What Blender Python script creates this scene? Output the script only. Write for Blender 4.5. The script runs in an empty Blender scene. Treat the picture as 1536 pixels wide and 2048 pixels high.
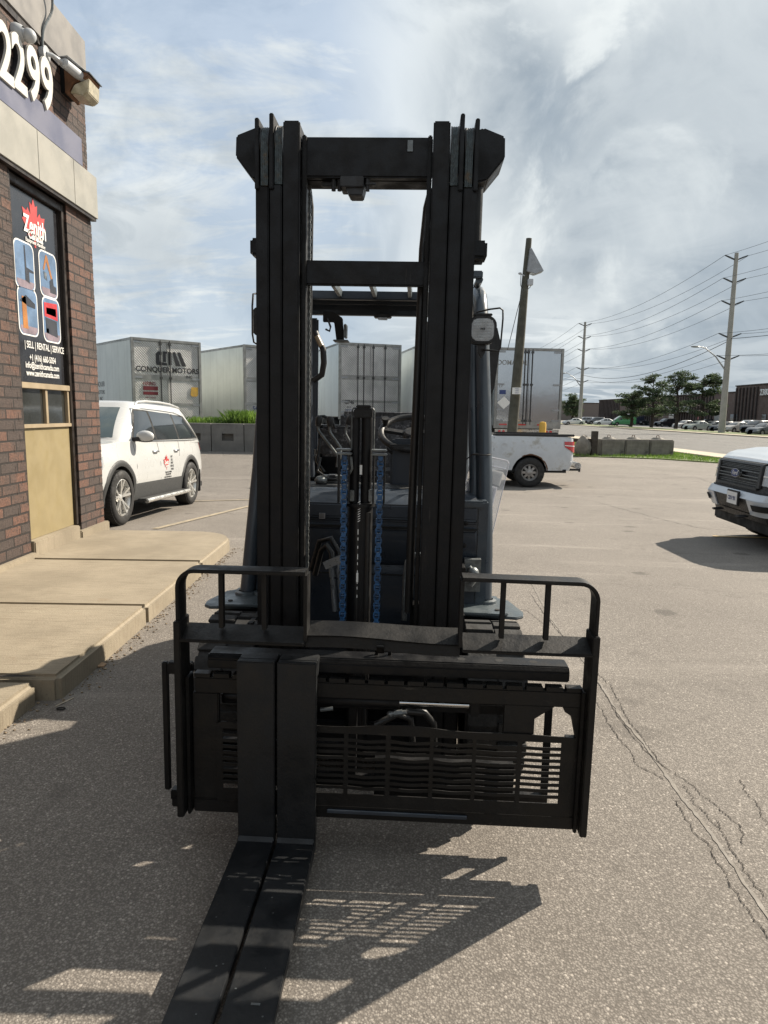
import bpy, bmesh, math, random
from mathutils import Vector, Matrix, Euler
random.seed(7)
PI = math.pi
R = math.radians
sc = bpy.context.scene
# ---------------------------------------------------------------- camera
FPX = 1365.0
PITCH, ROLL, CAMH = R(8.25), R(.85), 1.65
_R0 = Vector((1, 0, 0)); _U0 = Vector((0, math.sin(PITCH), math.cos(PITCH))); CF = Vector((0, math.cos(PITCH), -math.sin(PITCH)))
CR = math.cos(ROLL)*_R0 + math.sin(ROLL)*_U0
CU = math.cos(ROLL)*_U0 - math.sin(ROLL)*_R0
CC = Vector((0, 0, CAMH))
cam = bpy.data.cameras.new('camera'); camo = bpy.data.objects.new('camera', cam); sc.collection.objects.link(camo); sc.camera = camo
m = Matrix.Identity(4)
for i, c in enumerate((CR, CU, -CF)):
    for j in range(3): m[j][i] = c[j]
m.translation = CC
camo.matrix_world = m
cam.sensor_fit = 'VERTICAL'; cam.sensor_height = 24; cam.lens = 24*FPX/2048; cam.clip_start = .05; cam.clip_end = 3000
def ray(px, py): return CF + CR*((px-768)/FPX) - CU*((py-1024)/FPX)
def onz(px, py, z=0.): d = ray(px, py); return CC + d*((z-CAMH)/d.z)
def ony(px, py, y): d = ray(px, py); return CC + d*(y/d.y)
def onx(px, py, x): d = ray(px, py); return CC + d*(x/d.x)
# ---------------------------------------------------------------- light
SAZ, SEL = 35.0, 38.0      # sun azimuth from +x towards +y, elevation
tosun = Vector((math.cos(R(SAZ))*math.cos(R(SEL)), math.sin(R(SAZ))*math.cos(R(SEL)), math.sin(R(SEL))))
sl = bpy.data.lights.new('sun', 'SUN'); sl.energy = 4.6; sl.angle = R(.6); sl.color = (1, .90, .76)
so = bpy.data.objects.new('sun', sl); sc.collection.objects.link(so)
so.rotation_euler = tosun.to_track_quat('Z', 'Y').to_euler()
sc.view_settings.view_transform = 'Standard'; sc.view_settings.look = 'None'; sc.view_settings.exposure = .95
world = bpy.data.worlds.new('World'); sc.world = world; world.use_nodes = True
class NT:
    """tiny node-tree helper"""
    def __init__(s, nt): s.nt = nt; nt.nodes.clear()
    def n(s, t, **k):
        o = s.nt.nodes.new(t)
        for a, b in k.items():
            if a.startswith('i_'): s.set(o, a[2:], b)
            else: setattr(o, a, b)
        return o
    def set(s, o, key, b):
        key = int(key) if key.isdigit() else key.replace('_', ' ')
        if isinstance(b, bpy.types.NodeSocket): s.nt.links.new(b, o.inputs[key])
        else: o.inputs[key].default_value = b
    def link(s, a, b): s.nt.links.new(a, b)
    def math(s, op, a, b=None, c=None, clamp=False):
        o = s.nt.nodes.new('ShaderNodeMath'); o.operation = op; o.use_clamp = clamp
        for i, v in enumerate((a, b, c)):
            if v is None: continue
            if isinstance(v, bpy.types.NodeSocket): s.link(v, o.inputs[i])
            else: o.inputs[i].default_value = v
        return o.outputs[0]
    def mix(s, f, a, b, blend='MIX'):
        o = s.nt.nodes.new('ShaderNodeMix'); o.data_type = 'RGBA'; o.blend_type = blend; o.clamp_factor = True
        for k, v in ((0, f), (6, a), (7, b)):
            if isinstance(v, bpy.types.NodeSocket): s.link(v, o.inputs[k])
            else: o.inputs[k].default_value = (v if k == 0 else (tuple(v)+(1,) if len(v) == 3 else v))
        return o.outputs[2]
    def noise(s, vec, scale, detail=4, rough=.55, dist=0):
        o = s.n('ShaderNodeTexNoise'); s.link(vec, o.inputs['Vector']); o.inputs['Scale'].default_value = scale
        o.inputs['Detail'].default_value = detail; o.inputs['Roughness'].default_value = rough; o.inputs['Distortion'].default_value = dist
        return o.outputs['Fac']
    def ramp(s, v, a, b, lo=0., hi=1.):
        o = s.n('ShaderNodeMapRange'); o.interpolation_type = 'SMOOTHSTEP'; s.link(v, o.inputs[0])
        for i, k in enumerate((a, b, lo, hi)): o.inputs[1+i].default_value = k
        return o.outputs[0]
    def dot(s, v, d):
        o = s.n('ShaderNodeVectorMath', operation='DOT_PRODUCT'); s.link(v, o.inputs[0]); o.inputs[1].default_value = d
        return o.outputs['Value']
w = NT(world.node_tree)
sky = w.n('ShaderNodeTexSky', sky_type='NISHITA', sun_disc=False, sun_elevation=R(SEL), sun_rotation=R(90-SAZ), air_density=1.0, dust_density=1.5)
tc = w.n('ShaderNodeTexCoord').outputs['Generated']
sep = w.n('ShaderNodeSeparateXYZ'); w.link(tc, sep.inputs[0])
zz = w.math('ADD', w.math('MAXIMUM', sep.outputs[2], 0.0), .16)
cx_ = w.math('DIVIDE', sep.outputs[0], zz); cy_ = w.math('DIVIDE', sep.outputs[1], zz)
cv = w.n('ShaderNodeCombineXYZ'); w.link(cx_, cv.inputs[0]); w.link(cy_, cv.inputs[1])
cvo = w.n('ShaderNodeMapping'); w.link(cv.outputs[0], cvo.inputs[0]); cvo.inputs['Location'].default_value = (3.1, 1.7, .4)
vec = cvo.outputs[0]
n1 = w.noise(vec, .75, 9, .55, .5)
n2 = w.noise(vec, 2.2, 8, .6, .8)
n3 = w.noise(tc, 7.0, 7, .6, .5)
n4 = w.noise(tc, 2.6, 6, .58, .7)
def blob(px, py, r0, r1, wp=.03):      # a cloud mass in a fixed direction of the sky
    d = ray(px, py).normalized()
    warp = w.math('MULTIPLY', w.math('SUBTRACT', w.math('ADD', w.math('MULTIPLY', n3, .5), w.math('MULTIPLY', n4, .5)), .5), wp)
    return w.ramp(w.math('ADD', w.dot(tc, d), warp), math.cos(R(r1)), math.cos(R(r0)))
def mx(a, b): return w.math('MAXIMUM', a, b)
def sc_(a, k): return w.math('MULTIPLY', a, k)
# thin streaked cloud: patches of pale blue show through on the left
mp = w.n('ShaderNodeMapping'); w.link(vec, mp.inputs[0]); mp.inputs['Rotation'].default_value = (0, 0, R(28)); mp.inputs['Scale'].default_value = (1.0, 2.6, 1)
n5 = w.noise(mp.outputs[0], 1.5, 8, .62, .9)
cover = w.ramp(w.math('ADD', sc_(n1, .5), sc_(n5, .5)), .40, .60)
right = w.ramp(sep.outputs[0], -.22, .10)
cover = mx(mx(sc_(cover, .95), .42), sc_(right, .93))
blue = w.mix(w.ramp(sep.outputs[2], 0.0, .45, 1, 0), (3.9, 5.4, 7.7), (4.7, 6.0, 7.5))
bright = w.mix(n3, (7.3, 7.9, 8.2), (8.9, 9.3, 9.3))
grey = w.mix(w.ramp(n3, .3, .7), (2.3, 2.95, 3.6), (4.2, 4.9, 5.5))
dk = sc_(w.ramp(w.math('ADD', sc_(n4, .6), sc_(n2, .4)), .47, .58), .6)
low = w.ramp(sep.outputs[2], .03, .20, .85, 0)
dk = mx(dk, w.math('MULTIPLY', low, w.ramp(n5, .38, .56)))
for px_, py_, r0_, r1_, k_ in ((1010, 200, 1, 7.5, 1.), (1130, 300, 1, 10, .85), (1400, 260, 1, 12, .7), (1170, 470, 1, 8, .75), (740, 455, .5, 6, .6), (1330, 560, .5, 6, .65), (400, 600, 1, 10, .65), (1400, 650, 1, 11, .8), (650, 620, 1, 8, .5)):
    dk = mx(dk, sc_(blob(px_, py_, r0_, r1_), k_))
puff = w.ramp(w.math('ADD', sc_(n3, .55), sc_(n4, .45)), .44, .60)
lt = sc_(n3, .0)
for px_, py_, r0_, r1_, k_ in ((1120, 30, .2, 5, 1.), (980, 430, .2, 8, 1.), (1290, 390, .2, 7, .55), (700, 370, .2, 9, .8), (1200, 610, .2, 6, 1.), (1480, 60, .5, 10, .8), (330, 720, .5, 9, .9), (850, 100, .5, 9, .7), (500, 420, .2, 8, .6), (300, 250, .2, 9, .7)):
    lt = mx(lt, sc_(blob(px_, py_, r0_, r1_, .035), k_))
lt = w.math('MULTIPLY', lt, w.math('ADD', sc_(puff, .8), .15))
rim = w.math('MULTIPLY', blob(1030, 190, 6.0, 9.5, .04), w.math('SUBTRACT', 1., blob(1040, 205, 3.5, 7.5, .04)))
lt = mx(lt, w.math('MULTIPLY', rim, w.math('ADD', sc_(puff, .5), .25)))
dk = w.math('MULTIPLY', dk, w.math('ADD', sc_(w.ramp(w.math('ADD', sc_(n3, .6), sc_(n2, .4)), .40, .56), .45), .62))
cl = w.mix(dk, bright, grey)
cl = w.mix(sc_(lt, .85), cl, (9.9, 10.3, 10.1))
skyc = w.mix(.85, sky.outputs[0], blue)
col = w.mix(cover, skyc, cl)
bg = w.n('ShaderNodeBackground'); w.link(col, bg.inputs[0]); bg.inputs[1].default_value = .051
ow = w.n('ShaderNodeOutputWorld'); w.link(bg.outputs[0], ow.inputs[0])

# ---------------------------------------------------------------- helpers
def tag(o, label=None, cat=None, group=None, kind=None):
    if label: o['label'] = label
    if cat: o['category'] = cat
    if group: o['group'] = group
    if kind: o['kind'] = kind
    return o
def empty(name, loc=(0, 0, 0), rot=(0, 0, 0), label=None, cat=None, group=None):
    o = bpy.data.objects.new(name, None); sc.collection.objects.link(o)
    o.location = loc; o.rotation_euler = rot; o.empty_display_size = .1
    return tag(o, label, cat, group)
def copy_tree(o, parent=None):
    c = o.copy(); sc.collection.objects.link(c)
    if parent: c.parent = parent
    for ch in list(o.children): copy_tree(ch, c)
    return c
class MB:
    def __init__(s): s.v = []; s.f = []; s.mi = []; s.cur = 0; s.T = None
    def add(s, vs, fs, M=None):
        o = len(s.v); T = s.T
        if M is not None: T = (T @ M) if T is not None else M
        for p in vs:
            p = Vector(p); s.v.append(tuple(T @ p) if T is not None else tuple(p))
        for f in fs: s.f.append([i+o for i in f]); s.mi.append(s.cur)
        return s
    def box(s, x0, x1, y0, y1, z0, z1, M=None):
        vs = [(x, y, z) for x in (x0, x1) for y in (y0, y1) for z in (z0, z1)]
        return s.add(vs, [(0, 1, 3, 2), (4, 6, 7, 5), (0, 4, 5, 1), (2, 3, 7, 6), (0, 2, 6, 4), (1, 5, 7, 3)], M)
    def prism(s, pts, a, b, axis='y', M=None):
        """extrude a 2D outline between a and b along an axis"""
        n = len(pts)
        if axis == 'y': f = lambda p, t: (p[0], t, p[1])
        elif axis == 'x': f = lambda p, t: (t, p[0], p[1])
        else: f = lambda p, t: (p[0], p[1], t)
        vs = [f(p, a) for p in pts] + [f(p, b) for p in pts]
        fs = [tuple(range(n))[::-1], tuple(range(n, 2*n))] + [(i, (i+1) % n, n+(i+1) % n, n+i) for i in range(n)]
        return s.add(vs, fs, M)
    def grid(s, P, closed=False, M=None):
        a = len(P); b = len(P[0]); vs = [p for r in P for p in r]; fs = []
        for i in range(a-1):
            for j in range(b if closed else b-1):
                k = (j+1) % b
                fs.append((i*b+j, i*b+k, (i+1)*b+k, (i+1)*b+j))
        return s.add(vs, fs, M)
    def tube(s, pts, r, n=8, closed=False, M=None):
        pts = [Vector(p) for p in pts]; N = len(pts); rs = r if isinstance(r, (list, tuple)) else [r]*N
        rows = []; up = None
        for i, p in enumerate(pts):
            if closed: d = pts[(i+1) % N]-pts[i-1]
            else: d = pts[min(i+1, N-1)]-pts[max(i-1, 0)]
            d.normalize()
            if up is None:
                up = Vector((0, 0, 1)) if abs(d.z) < .9 else Vector((1, 0, 0))
            a = d.cross(up).normalized(); up = a.cross(d).normalized()
            rows.append([p+(a*math.cos(2*PI*k/n)+up*math.sin(2*PI*k/n))*rs[i] for k in range(n)])
        if closed: rows.append(rows[0])
        s.grid(rows, True, M)
        if not closed:
            o = len(s.v)
            s.add(rows[0], [tuple(range(n))], M); s.add(rows[-1], [tuple(range(n))[::-1]], M)
        return s
    def cyl(s, p0, p1, r0, r1=None, n=20, M=None): return s.tube([p0, p1], [r0, r0 if r1 is None else r1], n, M=M)
    def lathe(s, prof, n=32, M=None):
        """profile of (radius, y) turned about the y axis"""
        rows = [[(r*math.cos(2*PI*k/n), y, r*math.sin(2*PI*k/n)) for k in range(n)] for r, y in prof]
        return s.grid(rows, True, M)
    def ball(s, c, r, nu=14, nv=8, M=None):
        rr = r if isinstance(r, (tuple, list)) else (r, r, r)
        rows = [[(c[0]+rr[0]*math.sin(PI*i/nv)*math.cos(2*PI*k/nu), c[1]+rr[1]*math.sin(PI*i/nv)*math.sin(2*PI*k/nu), c[2]+rr[2]*math.cos(PI*i/nv)) for k in range(nu)] for i in range(nv+1)]
        return s.grid(rows, True, M)
    def bar(s, p0, p1, wx, wy, up=(0, 0, 1)):
        p0 = Vector(p0); p1 = Vector(p1); d = (p1-p0); L = d.length; d.normalize(); u = Vector(up)
        if abs(d.dot(u)) > .98: u = Vector((0, 1, 0))
        a = d.cross(u).normalized(); b = a.cross(d)
        vs = [q+a*i*wx/2+b*j*wy/2 for q in (p0, p1) for i in (-1, 1) for j in (-1, 1)]
        return s.add(vs, [(0, 1, 3, 2), (4, 6, 7, 5), (0, 4, 5, 1), (2, 3, 7, 6), (0, 2, 6, 4), (1, 5, 7, 3)])
    def text(s, body, size, M, ext=.002, bold=0., sx=1., align='CENTER', shear=0.):
        c = bpy.data.curves.new('t', 'FONT'); c.body = body; c.size = size; c.extrude = ext; c.offset = bold; c.align_x = align; c.shear = shear
        c.align_y = 'CENTER'; c.resolution_u = 4
        o = bpy.data.objects.new('t', c); sc.collection.objects.link(o)
        dg = bpy.context.evaluated_depsgraph_get(); me = bpy.data.meshes.new_from_object(o.evaluated_get(dg))
        S = Matrix.Diagonal((sx, 1, 1, 1))
        s.add([v.co for v in me.vertices], [tuple(p.vertices) for p in me.polygons], M @ S)
        bpy.data.objects.remove(o); bpy.data.curves.remove(c); bpy.data.meshes.remove(me)
        return s
    def build(s, name, mat, parent=None, smooth=None, bevel=0, seg=2, weld=False):
        me = bpy.data.meshes.new(name); me.from_pydata(s.v, [], s.f); 
        mats = mat if isinstance(mat, (list, tuple)) else [mat]
        for q in mats: me.materials.append(q)
        if len(mats) > 1: me.polygons.foreach_set('material_index', s.mi)
        bm = bmesh.new(); bm.from_mesh(me)
        if weld: bmesh.ops.remove_doubles(bm, verts=bm.verts, dist=weld if isinstance(weld, float) else 1e-4)
        bmesh.ops.recalc_face_normals(bm, faces=bm.faces)
        if bevel:
            es = [e for e in bm.edges if len(e.link_faces) == 2 and e.calc_face_angle(0) > R(35)]
            bmesh.ops.bevel(bm, geom=es, offset=bevel, segments=seg, affect='EDGES', clamp_overlap=True)
        bm.to_mesh(me); bm.free()
        if smooth is not None or bevel:
            me.polygons.foreach_set('use_smooth', [True]*len(me.polygons)); me.set_sharp_from_angle(angle=R(smooth or 35))
        me.update()
        o = bpy.data.objects.new(name, me); sc.collection.objects.link(o)
        if parent: o.parent = parent
        return o
def fr(o, ex, ey, ez):      # matrix from an origin and axes
    M_ = Matrix.Identity(4)
    for i, c in enumerate((ex, ey, ez)):
        for j in range(3): M_[j][i] = c[j]
    M_.translation = o
    return M_
# ---------------------------------------------------------------- materials
def pm(name, col, rough=.5, metal=0., var=.18, scale=4., bump=0., bscale=60., coat=0., rvar=.15, dirt=None, dscale=2., spec=None, scr=None):
    mt = bpy.data.materials.new(name); mt.use_nodes = True; t = NT(mt.node_tree)
    p = t.n('ShaderNodeBsdfPrincipled'); o = t.n('ShaderNodeOutputMaterial'); t.link(p.outputs[0], o.inputs[0])
    tcn = t.n('ShaderNodeTexCoord').outputs['Object']
    n = t.noise(tcn, scale, 6, .6)
    c0 = [x*(1-var) for x in col]; c1 = [min(1, x*(1+var)) for x in col]
    c = t.mix(t.ramp(n, .3, .7), c0, c1)
    if dirt: c = t.mix(t.ramp(t.noise(tcn, dscale, 7, .65), .52, .72), c, dirt)
    if scr:
        mp = t.n('ShaderNodeMapping'); t.link(tcn, mp.inputs[0]); mp.inputs['Scale'].default_value = scr[1]; mp.inputs['Rotation'].default_value = (.1, .15, .05)
        c = t.mix(t.math('MULTIPLY', t.ramp(t.noise(mp.outputs[0], 1, 7, .75), .60, .70), t.ramp(n, .45, .6, .15, 1)), c, scr[0])
    t.link(c, p.inputs['Base Color'])
    if spec is not None: p.inputs['Specular IOR Level'].default_value = spec
    p.inputs['Metallic'].default_value = metal
    t.link(t.ramp(t.noise(tcn, scale*2.3, 5), .3, .7, max(.03, rough-rvar), min(1, rough+rvar)), p.inputs['Roughness'])
    if coat: p.inputs['Coat Weight'].default_value = coat; p.inputs['Coat Roughness'].default_value = .06
    if bump:
        b = t.n('ShaderNodeBump'); b.inputs['Strength'].default_value = bump; b.inputs['Distance'].default_value = .004
        t.link(t.noise(tcn, bscale, 4, .6), b.inputs['Height']); t.link(b.outputs[0], p.inputs['Normal'])
    return mt
M = {}
M['black'] = pm('black_paint', (.0055, .0055, .0062), .5, 0, .25, 6, .2, 90, dirt=(.009, .0085, .008), dscale=5, spec=.28, scr=((.028, .026, .024), (60, 60, 3)))
M['blackw'] = pm('worn_black_steel', (.0055, .0052, .005), .5, 0, .25, 4, .4, 60, dirt=(.012, .0105, .009), dscale=9, spec=.3, scr=((.035, .031, .027), (9, 60, 50)))
M['fork'] = pm('fork_steel', (.0065, .0075, .0088), .5, .0, .25, 5, .2, 80, dirt=(.009, .009, .009), dscale=30, spec=.4, scr=((.022, .021, .02), (40, 5, 40)))
M['blue'] = pm('slate_paint', (.040, .053, .067), .38, 0, .15, 3, .1, 60, coat=.2)
M['blued'] = pm('slate_panel', (.024, .032, .044), .42, 0, .15, 3, .1, 60, coat=.15)
M['pale'] = pm('plate_paint', (.075, .092, .10), .42, 0, .2, 5, .3, 80, dirt=(.14, .13, .11))
M['chainb'] = pm('blue_chain', (.014, .065, .16), .45, .0, .5, 30, .4, 120, dirt=(.01, .02, .04), dscale=25)
M['steel'] = pm('steel', (.45, .44, .42), .3, 1., .2, 8)
M['chrome'] = pm('chrome', (.75, .75, .75), .12, 1., .05, 4, rvar=.05)
M['greyst'] = pm('grey_fitting', (.16, .17, .17), .45, .6, .3, 20, .4, 60)
M['rubber'] = pm('rubber', (.016, .0155, .015), .8, 0, .3, 8, .5, 90, dirt=(.035, .031, .026), dscale=4)
M['hose'] = pm('hose', (.012, .012, .012), .45, 0, .2, 9)
M['plastic'] = pm('black_plastic', (.014, .014, .015), .5, 0, .2, 20, .3, 200)
M['seat'] = pm('seat_vinyl', (.03, .03, .033), .45, 0, .7, 45, .3, 90, dirt=(.22, .22, .23), dscale=40)
M['rust'] = pm('rust', (.10, .045, .02), .8, 0, .4, 20, .5, 80)
M['white'] = pm('white_car_paint', (.50, .505, .495), .3, 0, .03, 2, coat=.6, rvar=.05)
M['whiteb'] = pm('white_truck_paint', (.50, .535, .57), .35, 0, .03, 2, coat=.5, rvar=.08)
M['whited'] = pm('dull_white_paint', (.50, .53, .56), .42, 0, .08, 3, coat=.2, dirt=(.34, .33, .30), dscale=3)
M['clad'] = pm('grey_cladding', (.035, .036, .036), .6, 0, .15, 30, .3, 150)
M['glass'] = pm('car_glass', (.012, .015, .016), .05, 0, .1, 2, coat=1., rvar=.02)
M['wind'] = pm('windscreen', (.05, .07, .065), .06, 0, .1, 2, coat=1., rvar=.02)
M['alloy'] = pm('alloy', (.62, .61, .58), .3, .7, .05, 4)
M['steelw'] = pm('steel_wheel', (.30, .29, .28), .4, .5, .2, 6)
M['dark'] = pm('dark_cavity', (.008, .008, .008), .8, 0, .1, 3)
M['red'] = pm('red_lens', (.45, .03, .03), .2, 0, .1, 5, coat=.6)
M['redp'] = pm('red_print', (.42, .045, .045), .5, 0, .08, 5)
M['maroon'] = pm('maroon_print', (.14, .012, .02), .5, 0, .08, 5)
M['whitep'] = pm('white_print', (.72, .71, .68), .5, 0, .04, 5)
M['inkb'] = pm('dark_print', (.022, .022, .026), .5, 0, .1, 5)
M['bluep'] = pm('navy_print', (.03, .05, .16), .5, 0, .1, 5)
M['yellow'] = pm('yellow_paint', (.62, .36, .05), .5, 0, .12, 8, dirt=(.3, .2, .08))
M['yellowl'] = pm('worn_yellow_line', (.30, .25, .175), .8, 0, .25, 14, .4, 90, dirt=(.2, .175, .145), dscale=5)
M['beige'] = pm('beige_panel', (.295, .285, .25), .45, 0, .03, 1.5, dirt=(.25, .24, .21), dscale=1.2)
M['fascia'] = pm('fascia_metal', (.185, .173, .16), .45, 0, .04, 1.5)
M['lilac'] = pm('blue_grey_sign', (.115, .12, .17), .45, 0, .05, 1.0)
M['bronze'] = pm('bronze_frame', (.035, .028, .024), .4, .3, .2, 5)
M['brownw'] = pm('brown_weathered', (.16, .075, .035), .6, 0, .3, 12, .3, 50)
M['mustard'] = pm('mustard_panel', (.25, .20, .105), .55, 0, .06, 3, dirt=(.24, .19, .09), dscale=3)
M['digit'] = pm('number_white', (.56, .55, .51), .4, 0, .03, 3)
M['camw'] = pm('camera_white', (.42, .435, .45), .35, 0, .03, 3)
M['lampg'] = pm('lamp_lens', (.42, .37, .25), .15, 0, .25, 14, coat=.8)
M['headl'] = pm('headlamp_glass', (.34, .35, .36), .12, 0, .2, 40, coat=1.)
M['wood'] = pm('pole_wood', (.065, .062, .045), .8, 0, .25, 3, .6, 30)
M['woodd'] = pm('dark_wood', (.035, .028, .022), .8, 0, .25, 6, .5, 40)
M['concp'] = pm('pole_concrete', (.30, .285, .25), .8, 0, .1, 1, .3, 20)
M['wire'] = pm('wire', (.05, .055, .06), .6, 0, .1, 1)
M['conc'] = pm('concrete_block', (.17, .155, .135), .85, 0, .25, 2.5, .6, 30, dirt=(.08, .074, .065), dscale=1.5)
M['barrier'] = pm('barrier_concrete', (.15, .145, .135), .85, 0, .25, 1.5, .5, 25, dirt=(.07, .068, .062), dscale=1.2)
M['poster'] = pm('poster_black', (.022, .022, .025), .18, 0, .1, 2, coat=.6)
M['bwall'] = pm('brown_wall', (.13, .092, .078), .8, 0, .12, .6, .3, 6)
M['bwalld'] = pm('brown_wall_groove', (.05, .038, .034), .8, 0, .12, .6)
M['green'] = pm('green_van', (.05, .22, .08), .4, 0, .05, 2, coat=.4)
M['bark'] = pm('bark', (.05, .038, .028), .9, 0, .3, 6, .6, 30)
M['paper'] = pm('paper', (.72, .72, .78), .6, 0, .05, 8)
M['ringm'] = pm('galvanised', (.30, .31, .32), .4, .6, .15, 10)
M['tank'] = pm('tank', (.28, .29, .30), .4, .3, .1, 5)

def foliage(name, a, b):
    mt = bpy.data.materials.new(name); mt.use_nodes = True; t = NT(mt.node_tree)
    p = t.n('ShaderNodeBsdfPrincipled'); o = t.n('ShaderNodeOutputMaterial')
    g = t.n('ShaderNodeNewGeometry').outputs['Position']
    c = t.mix(t.ramp(t.noise(g, 1.6, 5, .7), .35, .65), a, b); t.link(c, p.inputs['Base Color']); p.inputs['Roughness'].default_value = .7
    tr = t.n('ShaderNodeBsdfTranslucent'); t.link(c, tr.inputs[0])
    mx = t.n('ShaderNodeMixShader'); mx.inputs[0].default_value = .35; t.link(p.outputs[0], mx.inputs[1]); t.link(tr.outputs[0], mx.inputs[2]); t.link(mx.outputs[0], o.inputs[0])
    return mt
M['pine'] = foliage('pine_needles', (.04, .062, .030), (.095, .13, .06))
M['grassb'] = foliage('grass_blades', (.07, .14, .02), (.18, .28, .045))
M['weed'] = foliage('tall_weeds', (.04, .09, .012), (.17, .27, .04))

def asphalt(name, lo, hi, dark, joints=False):
    mt = bpy.data.materials.new(name); mt.use_nodes = True; t = NT(mt.node_tree)
    p = t.n('ShaderNodeBsdfPrincipled'); o = t.n('ShaderNodeOutputMaterial'); t.link(p.outputs[0], o.inputs[0])
    g = t.n('ShaderNodeNewGeometry').outputs['Position']
    vo = t.n('ShaderNodeTexVoronoi'); t.link(g, vo.inputs['Vector']); vo.inputs['Scale'].default_value = 135
    vr = t.n('ShaderNodeSeparateColor'); t.link(vo.outputs['Color'], vr.inputs[0])
    vo2 = t.n('ShaderNodeTexVoronoi'); t.link(g, vo2.inputs['Vector']); vo2.inputs['Scale'].default_value = 230
    vr2 = t.n('ShaderNodeSeparateColor'); t.link(vo2.outputs['Color'], vr2.inputs[0])
    stone = t.mix(t.math('POWER', vr.outputs[0], 1.6), lo, hi)
    stone = t.mix(.42, stone, t.mix(t.math('POWER', vr2.outputs[1], 1.5), lo, hi))
    edge = t.ramp(vo.outputs['Distance'], .34, .62)
    stone = t.mix(t.math('MULTIPLY', edge, .64), stone, dark)
    pale = t.ramp(vr.outputs[2], .965, .985)
    stone = t.mix(t.math('MULTIPLY', pale, .45), stone, [min(1, x*1.6) for x in hi])
    big = t.noise(g, .55, 6, .6); mid = t.noise(g, 3.1, 6, .65)
    c = t.mix(t.ramp(big, .3, .72, 0, .32), stone, dark)
    c = t.mix(t.ramp(mid, .55, .74, 0, .5), c, dark)
    sp = t.n('ShaderNodeTexVoronoi'); t.link(g, sp.inputs['Vector']); sp.inputs['Scale'].default_value = 1.1; sp.inputs['Randomness'].default_value = 1
    spd = t.math('ADD', sp.outputs['Distance'], t.math('MULTIPLY', t.noise(g, 14, 5, .65), .16))
    c = t.mix(t.ramp(spd, .15, .22, .5, 0), c, [x*.45 for x in dark])
    c = t.mix(t.ramp(t.noise(g, .9, 8, .72, .8), .60, .66, 0, .35), c, [x*.75 for x in dark])
    streak = t.n('ShaderNodeMapping'); t.link(g, streak.inputs[0]); streak.inputs['Scale'].default_value = (.16, 1.5, 1)
    c = t.mix(t.ramp(t.noise(streak.outputs[0], 1.2, 5, .6), .55, .75, 0, .25), c, [x*1.1 for x in hi])
    t.link(c, p.inputs['Base Color']); p.inputs['Roughness'].default_value = .86; p.inputs['Specular IOR Level'].default_value = .3
    h = t.math('ADD', t.math('MULTIPLY', t.math('SUBTRACT', 1., vo.outputs['Distance']), .7), t.math('MULTIPLY', t.noise(g, 260, 3), .5))
    h = t.math('ADD', h, t.math('MULTIPLY', t.noise(g, 26, 4), .9))
    b = t.n('ShaderNodeBump'); b.inputs['Strength'].default_value = .55; b.inputs['Distance'].default_value = .005
    t.link(h, b.inputs['Height']); t.link(b.outputs[0], p.inputs['Normal'])
    return mt
M['asph'] = asphalt('lot_asphalt', (.170, .151, .131), (.355, .320, .280), (.092, .081, .070))
M['road'] = asphalt('road_asphalt', (.13, .125, .115), (.24, .23, .215), (.10, .095, .088))
M['tar'] = pm('crack_sealer', (.19, .17, .145), .8, 0, .2, 6, .5, 60)
M['crack'] = pm('crack_dark', (.025, .02, .016), .95, 0, .2, 6)

def concrete_walk():
    mt = bpy.data.materials.new('sidewalk_concrete'); mt.use_nodes = True; t = NT(mt.node_tree)
    p = t.n('ShaderNodeBsdfPrincipled'); o = t.n('ShaderNodeOutputMaterial'); t.link(p.outputs[0], o.inputs[0])
    g = t.n('ShaderNodeNewGeometry').outputs['Position']
    mp = t.n('ShaderNodeMapping'); t.link(g, mp.inputs[0]); mp.inputs['Scale'].default_value = (5, 80, 5)
    br = t.noise(mp.outputs[0], 1., 4, .6)
    c = t.mix(t.ramp(t.noise(g, 1.3, 7, .65), .3, .7), (.215, .180, .128), (.310, .262, .190))
    c = t.mix(t.ramp(br, .50, .68, 0, .42), c, (.14, .108, .072))
    c = t.mix(t.ramp(t.noise(g, 6, 6, .7), .58, .72, 0, .5), c, (.22, .165, .105))
    c = t.mix(t.ramp(t.noise(g, 70, 3), .6, .75, 0, .5), c, (.15, .115, .08))
    t.link(c, p.inputs['Base Color']); p.inputs['Roughness'].default_value = .85
    b = t.n('ShaderNodeBump'); b.inputs['Strength'].default_value = .8; b.inputs['Distance'].default_value = .006
    t.link(t.math('ADD', br, t.math('MULTIPLY', t.noise(g, 110, 4), .6)), b.inputs['Height']); t.link(b.outputs[0], p.inputs['Normal'])
    return mt
M['walk'] = concrete_walk()

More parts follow.
